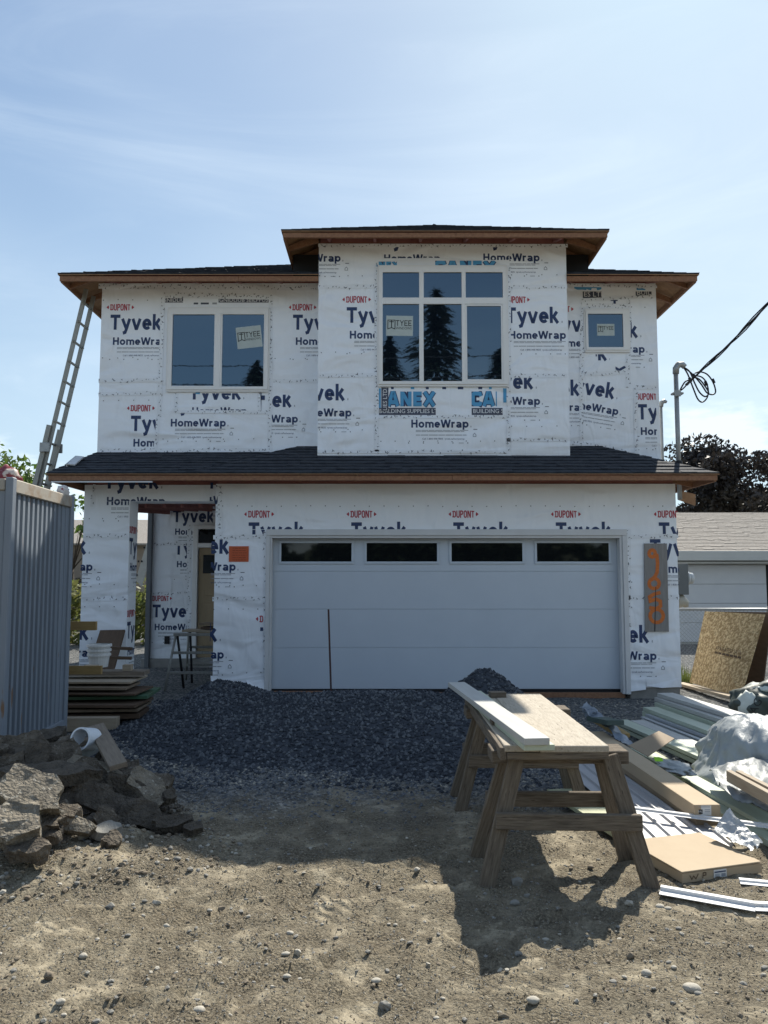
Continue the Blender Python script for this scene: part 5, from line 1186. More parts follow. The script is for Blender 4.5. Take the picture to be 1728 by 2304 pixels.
# plank, pipe and paper in the heap
a, b = Z3(370, 0, 6.1), Z3(650, 500, 5.25); bd('plank', b, a, .115, .035, 'grey_wood', 'grey weathered plank leaning on the rubble heap', 'plank', up=(.1, -.5, .8))
m = MB(); c = Z3(165, 125, 5.72); ax = Vector((-.25, -.93, .22)).normalized(); n_ = 24; e1 = ax.orthogonal().normalized(); e2 = ax.cross(e1)
for (ra, ta), (rb, tb_) in zip(((.083, 0), (.083, .15), (.070, .15), (.070, 0)), ((.083, .15), (.070, .15), (.070, 0), (.083, 0))):
    for i in range(n_):
        q = [c+(e1*math.cos(2*math.pi*j/n_)+e2*math.sin(2*math.pi*j/n_))*r-ax*t for j, r, t in ((i, ra, ta), (i+1, ra, ta), (i+1, rb, tb_), (i, rb, tb_))]; m.face(q)
tag(m.build('drain_pipe', mat('white_pvc', (.66, .70, .74), None, rough=.35), None, tuple(c), smooth=False), 'short white plastic drain pipe poking out of the rubble heap', 'pipe')
o = chunk(Z3(270, 215, 5.95), .14, .08, .006, (.25, -.75, .6), .4, mat('dirty_sheet', (.42, .44, .42), (.33, .34, .32), 8, .7), 'pale torn sheet lying on the heap beside the white pipe', 77); o.name = 'torn_sheet'; o['category'] = 'sheet'; del o['group']
bd('board_scrap', Z3(90, 240, 5.8), Z3(330, 130, 5.95), .09, .02, 'grey_wood', 'short grey board scrap in front of the white pipe', 'board')
# ------------------------------------------------------------ plank table on two sawhorses
MT['old_wood'] = mat('weathered_sawhorse_wood', (0.245, 0.20, 0.148), (0.095, 0.075, 0.055), 7, .88, .6, 60, (14, 1.0, 14), bdist=.01, spots=((.06, .045, .035), 9, .66))
MT['top_wood'] = mat('worn_table_top', (0.52, 0.46, 0.37), (0.36, 0.31, 0.24), 8, .8, .5, 50, (9, 1.2, 9), spots=((.12, .10, .08), 9, .66))
def sawhorse(y0, y1, label, x0=.60, x1=1.36):
    yc = (y0+y1)/2; h = empty('sawhorse', (1.0, yc, 0), label, 'sawhorse', 'sawhorses under the plank table')
    board('beam', (x0, yc, .615), (x1, yc, .615), .19, .07, MT['old_wood'], h, jag=.003, bevel=.004)
    for s, xt, xb in ((-1, .735, .54), (1, 1.245, 1.425)):
        for yb, yt in ((y0, yc-.10), (y1, yc+.10)):
            a, b = Vector((xb, yb, -.015)), Vector((xt, yt, .665))
            board('leg', a, b, .086, .038, MT['old_wood'], h, up=(0, -1 if yb == y0 else 1, .2), jag=.003, bevel=.004)
    for yb, yt, s in ((y0, yc-.10, -1), (y1, yc+.10, 1)):
        t = .5; y = lerp(yb, yt, t)+s*.062
        board('brace', (lerp(.54, .735, .46)-.03, y-.002, .30), (lerp(1.425, 1.245, .46)+.04, y-.002, .295), .036, .085, MT['old_wood'], h, jag=.003, bevel=.004)
    return h
sawhorse(4.26, 4.66, 'nearer weathered sawhorse under the plank table'); sawhorse(5.62, 5.98, 'farther weathered sawhorse under the plank table')
tt = empty('table_top', (.93, 5.16, .69), 'worn speckled plank top lying across the two sawhorses', 'table top')
board('plank', (1.03, 4.245, .703), (1.03, 6.09, .703), .375, .036, MT['top_wood'], tt, jag=.002, bevel=.004)
board('plank', (.745, 4.25, .702), (.745, 6.08, .702), .19, .036, MT['top_wood'], tt, jag=.002, bevel=.004)
board('apron', (.645, 4.252, .66), (.645, 6.085, .66), .035, .068, MT['old_wood'], tt, jag=.002, bevel=.003)
board('apron', (.665, 4.262, .664), (1.215, 4.262, .664), .03, .038, MT['old_wood'], tt, jag=.002, bevel=.003)
MT['primed'] = mat('pale_green_primed_board', (0.52, 0.57, 0.45), (0.45, 0.50, 0.39), 5, .42, .08, 60, (4, .6, 4))
MT['primed_y'] = mat('yellow_green_primed_board', (0.46, 0.47, 0.31), (0.38, 0.39, 0.25), 4, .7, .15, 50, (3, 1, 3))
MT['primed_g'] = mat('grey_primed_board', (0.52, 0.52, 0.49), (0.43, 0.43, 0.41), 5, .42, .08, 60, (4, .6, 4))
bd('trim_board', (.815, 4.12, .740), (.665, 6.02, .742), .165, .03, 'primed', 'lower pale green trim board lying on the plank table', 'trim board', 'pale green trim boards')
bd('trim_board', (.80, 4.10, .772), (.578, 6.22, .775), .135, .036, 'primed_g', 'upper whitish trim board lying on top at the edge of the plank table', 'trim board', 'pale green trim boards')
for y, lab in ((5.45, 'small wood block under the far part of the trim boards'), (4.85, 'small wood block under the middle of the trim boards')):
    bd('wood_block', (.66, y, .7395), (.73, y, .7395), .09, .03, 'old_wood', lab, 'wood block')
bd('wood_block', (.80, 5.92, .7395), (.92, 5.93, .7395), .08, .04, 'old_wood', 'wood block standing at the far end of the table', 'wood block')

# ------------------------------------------------------------ building materials on the ground to the right
dv = Vector((.135, -1, 0)).normalized()
def along(u, v, z, ln, w_, t_, m_, label, cat='trim board', group='boards stacked on the ground beside the garage', dr=None, tilt=0.0, z1=None):
    a = G(u, v, z); d = (dr or dv); s = d.cross(Vector((0, 0, 1))); a = a-s*(-w_/2)*1.0
    b = a+d*ln; a.z = z-t_; b.z = (z1 if z1 is not None else z)-t_
    return tag(board('trim_board' if cat == 'trim board' else cat.replace(' ', '_'), a, b, w_, t_, MT[m_]), label, cat, group)
s_ = dv.cross(Vector((0, 0, 1)))   # towards the left of the run
def lay(x, y, z, ln, w_, t_, m_, label, cat='trim board', dr=dv, name=None):
    dr = Matrix.Rotation(U(-.016, .016), 3, 'Z') @ dr; a = Vector((x, y, z)); b = a+dr*ln
    return tag(board(name or cat.replace(' ', '_'), a, b, w_, t_, MT[m_]), label, cat, 'boards stacked on the ground beside the garage')
lay(2.55, 8.50, .02, 4.6, .15, .04, 'primed', 'bottom left pale green board of the low double row'); lay(2.72, 8.45, .02, 4.6, .15, .04, 'primed', 'bottom right pale green board of the low double row')
lay(2.55, 8.46, .075, 4.6, .16, .035, 'primed', 'top left pale green board of the low double row with dappled shade'); lay(2.725, 8.44, .075, 4.6, .15, .033, 'primed_g', 'top right whitish board of the low double row')
lay(2.87, 8.62, .02, 4.0, .10, .07, 'primed_g', 'grey board on edge under the thin metal strips'); 
MT['steel'] = mat('painted_metal_strip', (0.50, 0.52, 0.54), (0.42, 0.44, 0.46), 4, .35, 0, metal=.2)
lay(2.86, 8.66, .095, 3.4, .05, .012, 'steel', 'thin grey metal strip along the row of boards', 'metal strip'); lay(2.925, 8.70, .10, 3.4, .045, .03, 'steel', 'grey metal channel beside the thin strip', 'metal strip')
lay(3.02, 8.9, .02, 4.4, .18, .11, 'primed', 'thick green board under the stepped stack'); lay(3.02, 8.88, .135, 4.4, .17, .04, 'primed', 'pale green board in the middle step of the stack')
lay(3.22, 9.0, .02, 4.4, .2, .13, 'primed_g', 'wide grey board at the base of the tall step'); lay(3.20, 9.05, .155, 4.4, .15, .045, 'primed', 'green grey board below the two top grey boards')
lay(3.235, 9.12, .205, 4.4, .17, .042, 'primed_g', 'second grey board from the top of the stepped stack'); lay(3.29, 9.15, .252, 4.4, .2, .04, 'primed_g', 'topmost wide grey board of the stepped stack')
d2 = Vector((.07, -1, 0)).normalized()
lay(2.20, 7.4, .015, 2.9, .18, .04, 'primed', 'pale green board showing beside the long carton', dr=d2); lay(2.40, 7.3, .015, 2.75, .18, .035, 'primed_y', 'yellowish green board right of the long carton', dr=d2); lay(2.32, 7.2, .058, 2.4, .14, .03, 'primed', 'upper pale green board right of the long carton', dr=d2)
bd('trim_board', G(1268, 1783, .02), G(1439, 1891, .02), .27, .03, 'primed_y', 'yellow green board end lying under the sawhorse', 'trim board', 'boards stacked on the ground beside the garage')
bd('wood_offcut', G(1345, 1624, .14), G(1404, 1660, .12), .12, .04, 'lvl', 'short brown wood offcut on the left of the board stack', 'wood offcut')
# corrugated roofing sheet
MT['sheet'] = mat('grey_roofing_sheet', (0.46, 0.46, 0.47), (0.40, 0.40, 0.41), 3, .5, .03, 60, metal=.15)
m = MB(); x = 1.56; prof = []
for k in range(5):
    prof += [(x, 0), (x+.078, 0), (x+.084, .017), (x+.096, .017), (x+.102, 0)]; x += .102
L_ = frange(0, 2.25, .25); o0 = Vector((0, 4.62, .045))
for y0, y1 in zip(L_, L_[1:]):
    for (xa_, za), (xb_, zb_) in zip(prof, prof[1:]):
        def q(x, z, y): return Vector((x-.012*y+.01*math.sin(y*2), 4.62+y+.10*(x-1.56), .05+z+.012*math.sin(y*1.7+1)))
        m.face([q(xa_, za, y0), q(xb_, zb_, y0), q(xb_, zb_, y1), q(xa_, za, y1)])
        m.face([q(xa_, za-.003, y0), q(xa_, za-.003, y1), q(xb_, zb_-.003, y1), q(xb_, zb_-.003, y0)])
tag(m.build('roofing_sheet', MT['sheet'], None, (1.8, 4.62, .05), fixn=False), 'grey ribbed metal roofing sheet on the ground beside the sawhorse', 'metal sheet')
bd('trim_board', (1.75, 6.7, .0), (1.78, 4.75, .0), .3, .035, 'primed_y', 'board lying hidden under the ribbed metal sheet', 'trim board', 'boards stacked on the ground beside the garage')
# long carton
MT['card'] = mat('cardboard', (0.47, 0.37, 0.25), (0.42, 0.325, 0.215), 3, .8, .06, 80)
MT['card_in'] = mat('cardboard_grey', (0.33, 0.255, 0.17), (0.29, 0.22, 0.15), 4, .8, .05, 60)
MT['label'] = mat('white_label', (.72, .72, .70), None, rough=.6)
nb, fb = Vector((2.075, 5.08, .055)), Vector((1.985, 7.4, .055))
cb = empty('long_carton', (nb.x, nb.y, .05), 'long narrow cardboard carton with a white label on its near end', 'carton')
board('tray', nb+Vector((0, .0, 0)), fb, .155, .085, MT['card_in'], cb, bevel=.003)
board('lid', nb+Vector((-.004, -.015, .045)), fb+Vector((0, .01, .045)), .172, .092, MT['card'], cb, bevel=.003)
m = MB(); y = nb.y-.0165; m.face([(nb.x-.075, y, .128), (nb.x+.02, y, .128), (nb.x+.02, y, .188), (nb.x-.075, y, .188)], 0); m.face([(nb.x-.068, y-.0006, .136), (nb.x-.036, y-.0006, .136), (nb.x-.036, y-.0006, .164), (nb.x-.068, y-.0006, .164)], 1)
for k, z in enumerate((.178, .16, .148)):
    m.face([(nb.x-.068 if k == 0 else nb.x-.022, y-.0006, z), (nb.x+.012, y-.0006, z), (nb.x+.012, y-.0006, z+.004), (nb.x-.068 if k == 0 else nb.x-.022, y-.0006, z+.004)], 2)
ps, tw = font_polys('PAL', .018)
for q in ps: m.face([(nb.x-.066+p[0], y-.001, .145+p[1]) for p in q], 0)
m.build('shipping_label', [MT['label'], MT['ink'], MT['grey']], cb, fixn=False)
# carton flap, plastic and tag
a = [G(1414, 1679, .2), G(1483, 1646, .34), G(1518, 1663, .33), G(1458, 1703, .2)]
a = [P(1414, 1679, 6.75), P(1483, 1646, 7.0), P(1518, 1663, 6.8), P(1458, 1703, 6.5)]
m = MB(); m.prism(a, (0, .004, .006)); tag(m.build('cardboard_flap', MT['card_in'], None, tuple(a[0]), bevel=.001), 'loose brown cardboard flap tilted over the boards', 'cardboard')
m = MB(); a = [P(1471, 1704, 6.28), P(1489, 1706, 6.25), P(1493, 1714, 6.2), P(1474, 1713, 6.22)]; m.prism(a, (0, .003, .004)); tag(m.build('tag', mat('lime_tag', (.30, .62, .03), None), None, tuple(a[0])), 'lime green paper tag beside the cardboard flap', 'tag')
# flat carton
MT['ink_w'] = mat('marker_ink', (.09, .055, .03), None)
fb_ = empty('flat_carton', (1.78, 4.25, 0), 'flat cardboard box marked by hand with a white label near the sawhorse leg', 'carton')
c00, c10, c11, c01 = G(1536, 1991, 0), G(1716, 1966, 0), None, None
e1 = (c10-c00); ex = e1.normalized(); ey = Vector((-ex.y, ex.x, 0)); ey = (ey+Vector((-.04, 0, 0))).normalized(); wd_, dp = e1.length, .46
h0 = .005; hz = .066
m = MB(); m.prism([c00+Vector((0, 0, h0)), c00+ex*wd_+Vector((0, 0, h0)), c00+ex*wd_+ey*dp+Vector((0, 0, h0+.01)), c00+ey*dp+Vector((0, 0, h0+.01))], (0, 0, hz-.012)); m.build('tray', MT['card'], fb_, bevel=.003)
m = MB(); q = [c00-ex*.006-ey*.004, c00+ex*(wd_-.01)-ey*.006, c00+ex*(wd_-.02)+ey*(dp+.004), c00-ex*.012+ey*(dp+.006)]
m.prism([q[0]+Vector((0, 0, hz-.004)), q[1]+Vector((0, 0, hz-.003)), q[2]+Vector((0, 0, hz+.012)), q[3]+Vector((0, 0, hz+.014))], (0, 0, .007)); m.build('lid', MT['card'], fb_, bevel=.002)
def fw(t, z, o=.0025): return c00+ex*t-ey*o+Vector((0, 0, z))
m = MB(); m.face([fw(.20, .014), fw(.285, .014), fw(.285, .056), fw(.20, .056)], 0); m.face([fw(.205, .040, .003), fw(.28, .040, .003), fw(.28, .047, .003), fw(.205, .047, .003)], 1); m.face([fw(.25, .018, .003), fw(.278, .018, .003), fw(.278, .034, .003), fw(.25, .034, .003)], 2)
for k in range(3): m.face([fw(.207, .018+.006*k, .003), fw(.238, .018+.006*k, .003), fw(.238, .021+.006*k, .003), fw(.207, .021+.006*k, .003)], 2)
m.build('shipping_label', [MT['label'], MT['navy'], MT['grey']], fb_, fixn=False)
m = MB()
for st in ([(.045, .045), (.058, .022), (.07, .040), (.084, .022), (.10, .048)], [(.128, .022), (.134, .05), (.15, .048), (.15, .036), (.133, .034)]):
    for q in ribbon(st, .0045): m.face([fw(x, z) for x, z in q])
m.build('marker_writing', MT['ink_w'], fb_, fixn=False)
# white trim angles and strips
MT['wtrim'] = mat('white_metal_trim', (.74, .74, .73), (.68, .68, .68), 4, .4)
def angle(a, b, w_, h_, label, m_='wtrim'):
    a, b = Vector(a), Vector(b); d = b-a; s = d.cross(Vector((0, 0, 1))).normalized(); m = MB(); u = Vector((0, 0, 1))
    m.prism([a, a+s*w_, a+s*w_+u*.003, a-s*.003+u*.003], d); m.prism([a-s*.003+u*.0031, a+u*.0031, a+u*h_, a-s*.003+u*h_], d)
    m.prism([a-s*.0031+u*h_, a-s*.03+u*h_, a-s*.03+u*(h_-.003), a-s*.0031+u*(h_-.003)], d)
    return tag(m.build('metal_trim', MT[m_], None, tuple(a), fixn=True), label, 'metal trim', 'white metal trim strips')
angle(G(1486, 2004, .025), G(1700, 2042, .025), .055, .02, 'white metal trim strip below the flat carton'); angle(G(1684, 2040, .012), G(1900, 2050, .012), .05, .018, 'white trim strip crossing the end of the longer strip')
angle(G(1664, 1984, .02), G(1850, 2002, .02), .035, .012, 'white trim strip behind the flat carton corner'); angle(G(1425, 1822, .115), G(1735, 1862, .115), .028, .015, 'thin white strip laid across the ribbed metal sheet')
# silver torn bag
MT['silver'] = mat('silver_film', (.50, .50, .49), (.36, .37, .37), 9, .35, .5, 22, metal=.35)
def sheet_mesh(name, corners, nu, nv, amp, seed, m_, label, cat, f=3.0, thick=.002, lift=0.0, smooth=False):
    a, b, c, d = [Vector(p) for p in corners]; m = MB(); vs = []
    for layer in (0, 1):
        for j in range(nv+1):
            for i in range(nu+1):
                s, t = i/nu, j/nv; p = lerp(lerp(a, b, s), lerp(d, c, s), t)
                n1 = fbm(p.x*f, p.y*f, 1.4, 4, seed); p = p+Vector((.3*amp*fbm(p.y*f, p.x*f, 2, 2, seed+4), .3*amp*fbm(p.x*f+3, p.y*f, 2, 2, seed+9), amp*n1+lift*math.sin(math.pi*s)*math.sin(math.pi*t)))
                vs.append(p-Vector((0, 0, thick*layer)))
    o = (nu+1)*(nv+1); fs = []
    for j in range(nv):
        for i in range(nu):
            k = j*(nu+1)+i; fs += [(k, k+1, k+nu+2, k+nu+1), (o+k+nu+1, o+k+nu+2, o+k+1, o+k)]
    m.raw(vs, fs)
    return tag(m.build(name, m_ if not isinstance(m_, str) else MT[m_], None, tuple(a), fixn=False, smooth=smooth), label, cat)
sheet_mesh('foil_bag', (P(1594, 1872, 4.75), P(1693, 1912, 4.5), P(1716, 1897, 4.7), P(1642, 1820, 4.85)), 22, 18, .035, 2, 'silver', 'crumpled silver bag torn open on the flat carton', 'bag', 7)
# plastic wrapped bundle
def film_mat(name, col, rough=.32):
    m = mat(name, col, tuple(c*.82 for c in col), 3, rough, .5, 9, (1, 1, .5), bdist=.03); return m
MT['film'] = film_mat('milky_plastic', (.37, .40, .405), .42)
bm = bmesh.new(); bmesh.ops.create_icosphere(bm, subdivisions=6, radius=1)
for v in bm.verts:
    p = v.co.copy(); f1 = noise.noise(Vector((p.x*1.3, p.y*1.3, p.z*1.3+4))); th = math.atan2(p.y, p.x)
    fold = abs(noise.noise(Vector((th*2.6, p.z*1.5, 2)))); fold2 = abs(noise.noise(Vector((th*6, p.z*2.5+p.x, 7))))
    k = 1+.22*f1-.22*fold*(1.15-p.z)*.7-.11*fold2-.05*abs(noise.noise(p*3.1+Vector((3, 1, 2))))
    flare = 1+.38*max(0, .1-p.z)
    v.co = Vector((p.x*.56*k*flare, p.y*.72*k*flare, max(-.02, p.z*.47*k+.02)))
me = bpy.data.meshes.new('plastic_sheet'); bm.to_mesh(me); bm.free(); me.materials.append(MT['film']); me.polygons.foreach_set('use_smooth', [True]*len(me.polygons))
o = bpy.data.objects.new('plastic_sheet', me); o.location = (3.08, 6.25, .07); COL.objects.link(o); tag(o, 'bulky crumpled milky plastic sheeting draped over the board ends', 'plastic sheet')
MT['film_d'] = film_mat('darker_plastic', (.25, .27, .27), .5)  # same milky plastic in a darker tone, so the lower edge is less white
sheet_mesh('plastic_skirt', (P(1592, 1722, 5.9), P(1740, 1700, 5.9), P(1760, 1850, 4.8), P(1622, 1775, 5.35)), 30, 26, .045, 11, 'film_d', 'loose lower edge of milky plastic spread over the boards', 'plastic sheet', 4, smooth=True)
bd('stud', P(1641, 1758, 5.42), P(1760, 1826, 4.75), .04, .075, 'pale_wood', 'left timber stud lying on the milky plastic', 'stud', 'pair of timber studs'); bd('stud', P(1662, 1757, 5.42), P(1785, 1822, 4.75), .04, .07, 'pale_wood', 'right timber stud of the pair lying on the milky plastic', 'stud', 'pair of timber studs')
# plastic sleeve on the left end of the stack
MT['sleeve'] = film_mat('bluish_sleeve', (.22, .26, .31)); MT['sleeve_d'] = mat('dark_green_board_end', (.05, .08, .07), (.08, .11, .10), 6, .6)
sheet_mesh('plastic_sleeve', (P(1305, 1590, 7.9), P(1320, 1579, 8.1), P(1425, 1672, 6.95), P(1398, 1668, 6.9)), 8, 40, .03, 5, 'sleeve', 'torn bluish plastic sleeve trailing along the left edge of the board stack', 'plastic sleeve', 6, smooth=True)
o = crumple('plastic_sleeve', P(1328, 1603, 7.85), (.055, .17, .045), MT['sleeve'], 4, .45, 4); tag(o, 'bunched bluish plastic end at the top left of the board stack', 'plastic sleeve')
bd('board_end', P(1338, 1622, 7.75), P(1385, 1632, 7.1), .16, .045, 'sleeve_d', 'dark green board end inside the bluish plastic', 'board')
o = crumple('plastic_film', P(1520, 1727, 6.1), (.10, .2, .03), MT['film'], 14, .5, 4); tag(o, 'small heap of clear plastic film beside the long carton', 'plastic film')
# dark bag of material by the boards
MT['bag_g'] = mat('dark_green_bag', (.055, .07, .062), (.075, .095, .085), 4, .5, .4, 14); MT['bag_w'] = mat('pale_bag', (.62, .65, .60), (.5, .54, .49), 5, .5, .3, 16)
bp_ = P(1712, 1590, 8.4); o = crumple('material_bag', (bp_.x, bp_.y, .26), (.30, .26, .24), MT['bag_g'], 21, .28, 4); tag(o, 'dark green and white bag standing at the end of the grey boards', 'bag'); bagroot = o
for c, r, sd in (((-.20, -.13, .0), (.10, .09, .17), 31), ((.05, -.02, .2), (.16, .13, .05), 35)):
    q = crumple('pale_panel', Vector(c), r, MT['bag_w'], sd, .25); q.parent = bagroot
m = MB(); ps, tw = font_polys('BAG', .12)
for q in ps:
    r_ = []
    for x, z in q:
        X, Z_ = x-.1, z-.04; c_, s2 = math.cos(R(62)), math.sin(R(62)); r_.append((bp_.x-.20+X*c_-Z_*s2, bp_.y-.252, .26+X*s2+Z_*c_))
    m.face(r_)
tx = m.build('bag_lettering', MT['ink'], None, tuple(bagroot.location), fixn=False); tx.parent = bagroot; tx.location = (0, 0, 0)
# strand board panels leaning at the side
MT['osb'] = mat('strand_board', (0.30, 0.195, 0.085), (0.62, 0.46, 0.25), 11, .8, .25, 60, (1, 2.4, 2.4), detail=2, lo=.42, hi=.6, c3=(0.42, 0.29, 0.14), spots=((.74, .60, .36), 17, .62))
pr = [P(1554, 1536, 11.4), P(1668, 1571, 10.05), P(1722, 1383, 10.4), P(1588, 1376, 11.6)]
m = MB(); nn = (pr[1]-pr[0]).cross(pr[3]-pr[0]).normalized(); m.prism(pr, nn*.016); p_osb = m.build('strand_board_panel', [MT['osb'], MT['ink_w']], None, tuple(pr[0]))
tag(p_osb, 'tan strand board panel with stencilled grade stamp leaning beside the house', 'panel')
m = MB(); ex_ = (pr[1]-pr[0]).normalized(); eu = (pr[3]-pr[0]).normalized(); side_ = -1 if nn.y > 0 else 1
ps, tw = font_polys('APA RATED 24/16', .085); off = nn*(-.0012 if (nn.dot(Vector((0, -1, 0))-Vector((1, 0, 0))*.3) < 0) else .0175)
base_ = pr[0]+ex_*.52+eu*.55
for q in ps: m.face([base_+ex_*p[0]*1.0+eu*(p[1])+off for p in q])
base2 = base_-eu*.05
for k in range(7): m.face([base2+ex_*(k*.1)+off, base2+ex_*(k*.1+.08)+off, base2+ex_*(k*.1+.08)+eu*.03+off, base2+ex_*(k*.1)+eu*.03+off])
m.build('grade_stamp', MT['ink_w'], p_osb, fixn=False)
pr2 = [P(1570, 1530, 11.7), P(1706, 1557, 10.35), P(1727, 1378, 10.5), P(1600, 1376, 11.7)]
m = MB(); m.prism([p+Vector((.08, .05, 0)) for p in pr2], Vector((.014, .004, 0))); tag(m.build('strand_board_panel', MT['ply_dark'], None, tuple(pr2[0])), 'panel behind the leaning strand board, coloured dark for the shaded gap', 'panel')  # dark colour stands for the shaded interior behind the leaning board
bd('timber', P(1528, 1541, 11.75), P(1664, 1576, 9.95), .14, .04, 'pale_wood', 'pale timber on the gravel under the strand board panel', 'timber')
m = None

# ------------------------------------------------------------ neighbour's garage and fence to the right
MT['nb_wall'] = mat('pale_siding', (.50, .51, .48), (.46, .47, .45), 3, .7); MT['nb_roof'] = mat('brown_grey_shingles', (.21, .185, .16), (.34, .315, .285), 22, .9, .4, 90, (.8, 3, 3), lo=.38, hi=.62)
MT['nb_door'] = mat('pale_door', (.60, .62, .63), (.56, .58, .6), 3, .6)
nbh = empty('neighbour_garage', (10, 20, 0), "neighbour's low garage with shingle roof and white door behind the fence", 'garage')
Yn = 19.0; ze = P(1600, 1262, Yn).z
m = MB(); m.box((3.2, Yn, 0), (16, Yn+.12, ze+.1)); m.box((3.2, Yn+.13, 0), (3.3, 27, ze+.1)); m.box((15.9, Yn+.13, 0), (16, 27, ze+.1)); m.box((3.31, 26.9, 0), (15.89, 27, ze+.1)); m.build('wall', MT['nb_wall'], nbh)
e_ = P(1600, 1241, Yn-.45); rd = P(1600, 1154, Yn+3.9)
m = MB(); slope(m, [(2.6, Yn-.45, e_.z), (16.6, Yn-.45, e_.z), (16.6, Yn+3.9, rd.z), (2.6, Yn+3.9, rd.z)], .15, .012); slab(m, [(2.6, Yn-.45, e_.z-.006), (16.6, Yn-.45, e_.z-.006), (16.6, Yn+3.9, rd.z-.006), (2.6, Yn+3.9, rd.z-.006)], .03)
m.prism([(2.6, Yn+3.9, rd.z), (16.6, Yn+3.9, rd.z), (16.6, 27.6, e_.z), (2.6, 27.6, e_.z)], (0, 0, -.03)); m.build('roof', MT['nb_roof'], nbh)
m = MB(); g0 = P(1600, 1268, Yn-.5); m.box((2.6, Yn-.57, g0.z+.07), (16.6, Yn-.46, e_.z+.012)); m.box((2.6, Yn-.455, g0.z-.0), (16.6, Yn-.1, g0.z+.05)); m.build('gutter', MT['nb_wall'], nbh, bevel=.01)
dx0, dx1 = 6.4, P(1722, 1300, Yn).x
m = MB(); zd = P(1600, 1271, Yn).z
for k in range(4): m.box((dx0, Yn-.04, lerp(.05, zd, k/4)+.004), (dx1, Yn-.003, lerp(.05, zd, (k+1)/4)-.004))
m.build('garage_door', MT['nb_door'], nbh, bevel=.004)
m = MB(); m.box((dx1+.02, Yn-.02, 0), (dx1+.5, Yn-.003, zd)); m.build('dark_gap', MT['rubber'], nbh)  # flat black panel filling the dark gap right of the door
for a, b in ((8, 12),):
    pass
fn = empty('chain_link_fence', (6.5, 14, 0), 'galvanised chain link fence running behind the strand board panel', 'fence')
ft = P(1600, 1371, 14.0).z
m = MB(); m.tube([(3.9, 14, ft), (11, 14, ft)], .024, 8); m.build('top_rail', MT['galv'], fn, smooth=True)
for x in (4.35, 6.95, 9.6):
    m = MB(); m.tube([(x, 14.03, 0), (x, 14.03, ft+.04)], .028, 8); m.build('post', MT['galv'], fn, smooth=True)
m = MB(); st = .07; n_ = int(7.1/st); hgt = ft-.05
for k in range(-int(hgt/st), n_):
    for s in (1, -1):
        xa_ = 3.9+k*st; xb_ = xa_+hgt
        z0_, z1_ = (.03, .03+hgt) if s > 0 else (.03+hgt, .03)
        t0 = max(0, (3.9-xa_)/hgt); t1 = min(1, (11-xa_)/hgt)
        if t1 <= t0: continue
        m.tube([(lerp(xa_, xb_, t0), 14+.004*s, lerp(z0_, z1_, t0)), (lerp(xa_, xb_, t1), 14+.004*s, lerp(z0_, z1_, t1))], .0028, 3, cap=False)
m.build('mesh', MT['galv'], fn, fixn=False)
for k in range(int(7.0/.14)):
    pass

# ------------------------------------------------------------ trees, hedge, far left building
def leaf_mat(name, c1, c2, sc=1.2, tr=.35):
    m = bpy.data.materials.new(name); m.use_nodes = True; N, L = m.node_tree.nodes, m.node_tree.links; b = N['Principled BSDF']; b.inputs['Roughness'].default_value = .55
    tc = N.new('ShaderNodeTexCoord'); n = N.new('ShaderNodeTexNoise'); n.inputs['Scale'].default_value = sc; n.inputs['Detail'].default_value = 5; L.new(tc.outputs['Object'], n.inputs[0])
    r = N.new('ShaderNodeValToRGB'); e = r.color_ramp.elements; e[0].position, e[0].color = .35, (*c1, 1); e[1].position, e[1].color = .65, (*c2, 1); L.new(n.outputs[0], r.inputs[0]); L.new(r.outputs[0], b.inputs['Base Color'])
    t = N.new('ShaderNodeBsdfTranslucent'); L.new(r.outputs[0], t.inputs[0]); mx = N.new('ShaderNodeMixShader'); mx.inputs[0].default_value = tr; L.new(b.outputs[0], mx.inputs[1]); L.new(t.outputs[0], mx.inputs[2]); L.new(mx.outputs[0], N['Material Output'].inputs['Surface'])
    return m
MT['leaf_dark'] = leaf_mat('copper_leaves', (.022, .018, .018), (.05, .04, .03), .8, .15); MT['leaf_green'] = leaf_mat('bright_leaves', (.06, .12, .02), (.14, .20, .04), 1.5, .5); MT['leaf_hedge'] = leaf_mat('hedge_leaves', (.09, .12, .03), (.22, .22, .07), 2.5, .45); MT['leaf_fir'] = leaf_mat('fir_needles', (.02, .035, .022), (.05, .07, .04), 1.0, .1)
MT['bark'] = mat('bark', (.08, .06, .045), (.05, .04, .03), 8, .9, .5, 30, (4, 4, 1))
def leaves(mb, c, r, n, size, rng, shell=.45, clumps=26):
    cl = []
    for _ in range(clumps):
        d = Vector((rng.gauss(0, 1), rng.gauss(0, 1), rng.gauss(0, 1))).normalized(); k = rng.uniform(shell, 1.0); cl.append((Vector((d.x*r[0]*k, d.y*r[1]*k, d.z*r[2]*k)), rng.uniform(.16, .34)))
    for i in range(n):
        b, s = rng.choice(cl); d = Vector((rng.gauss(0, 1), rng.gauss(0, 1), rng.gauss(0, 1))).normalized()*(rng.random()**.45)
        p = Vector(c)+b+Vector((d.x*r[0], d.y*r[1], d.z*r[2]*.9))*s
        a = Vector((rng.gauss(0, 1), rng.gauss(0, 1), rng.gauss(0, .7))).normalized(); q = a.orthogonal().normalized(); q = (Matrix.Rotation(rng.uniform(0, 6.28), 3, a) @ q)
        w_ = a.cross(q); e = size*rng.uniform(.6, 1.3)
        mb.face([p-q*e, p+w_*e*.45, p+q*e, p-w_*e*.45])
    return cl
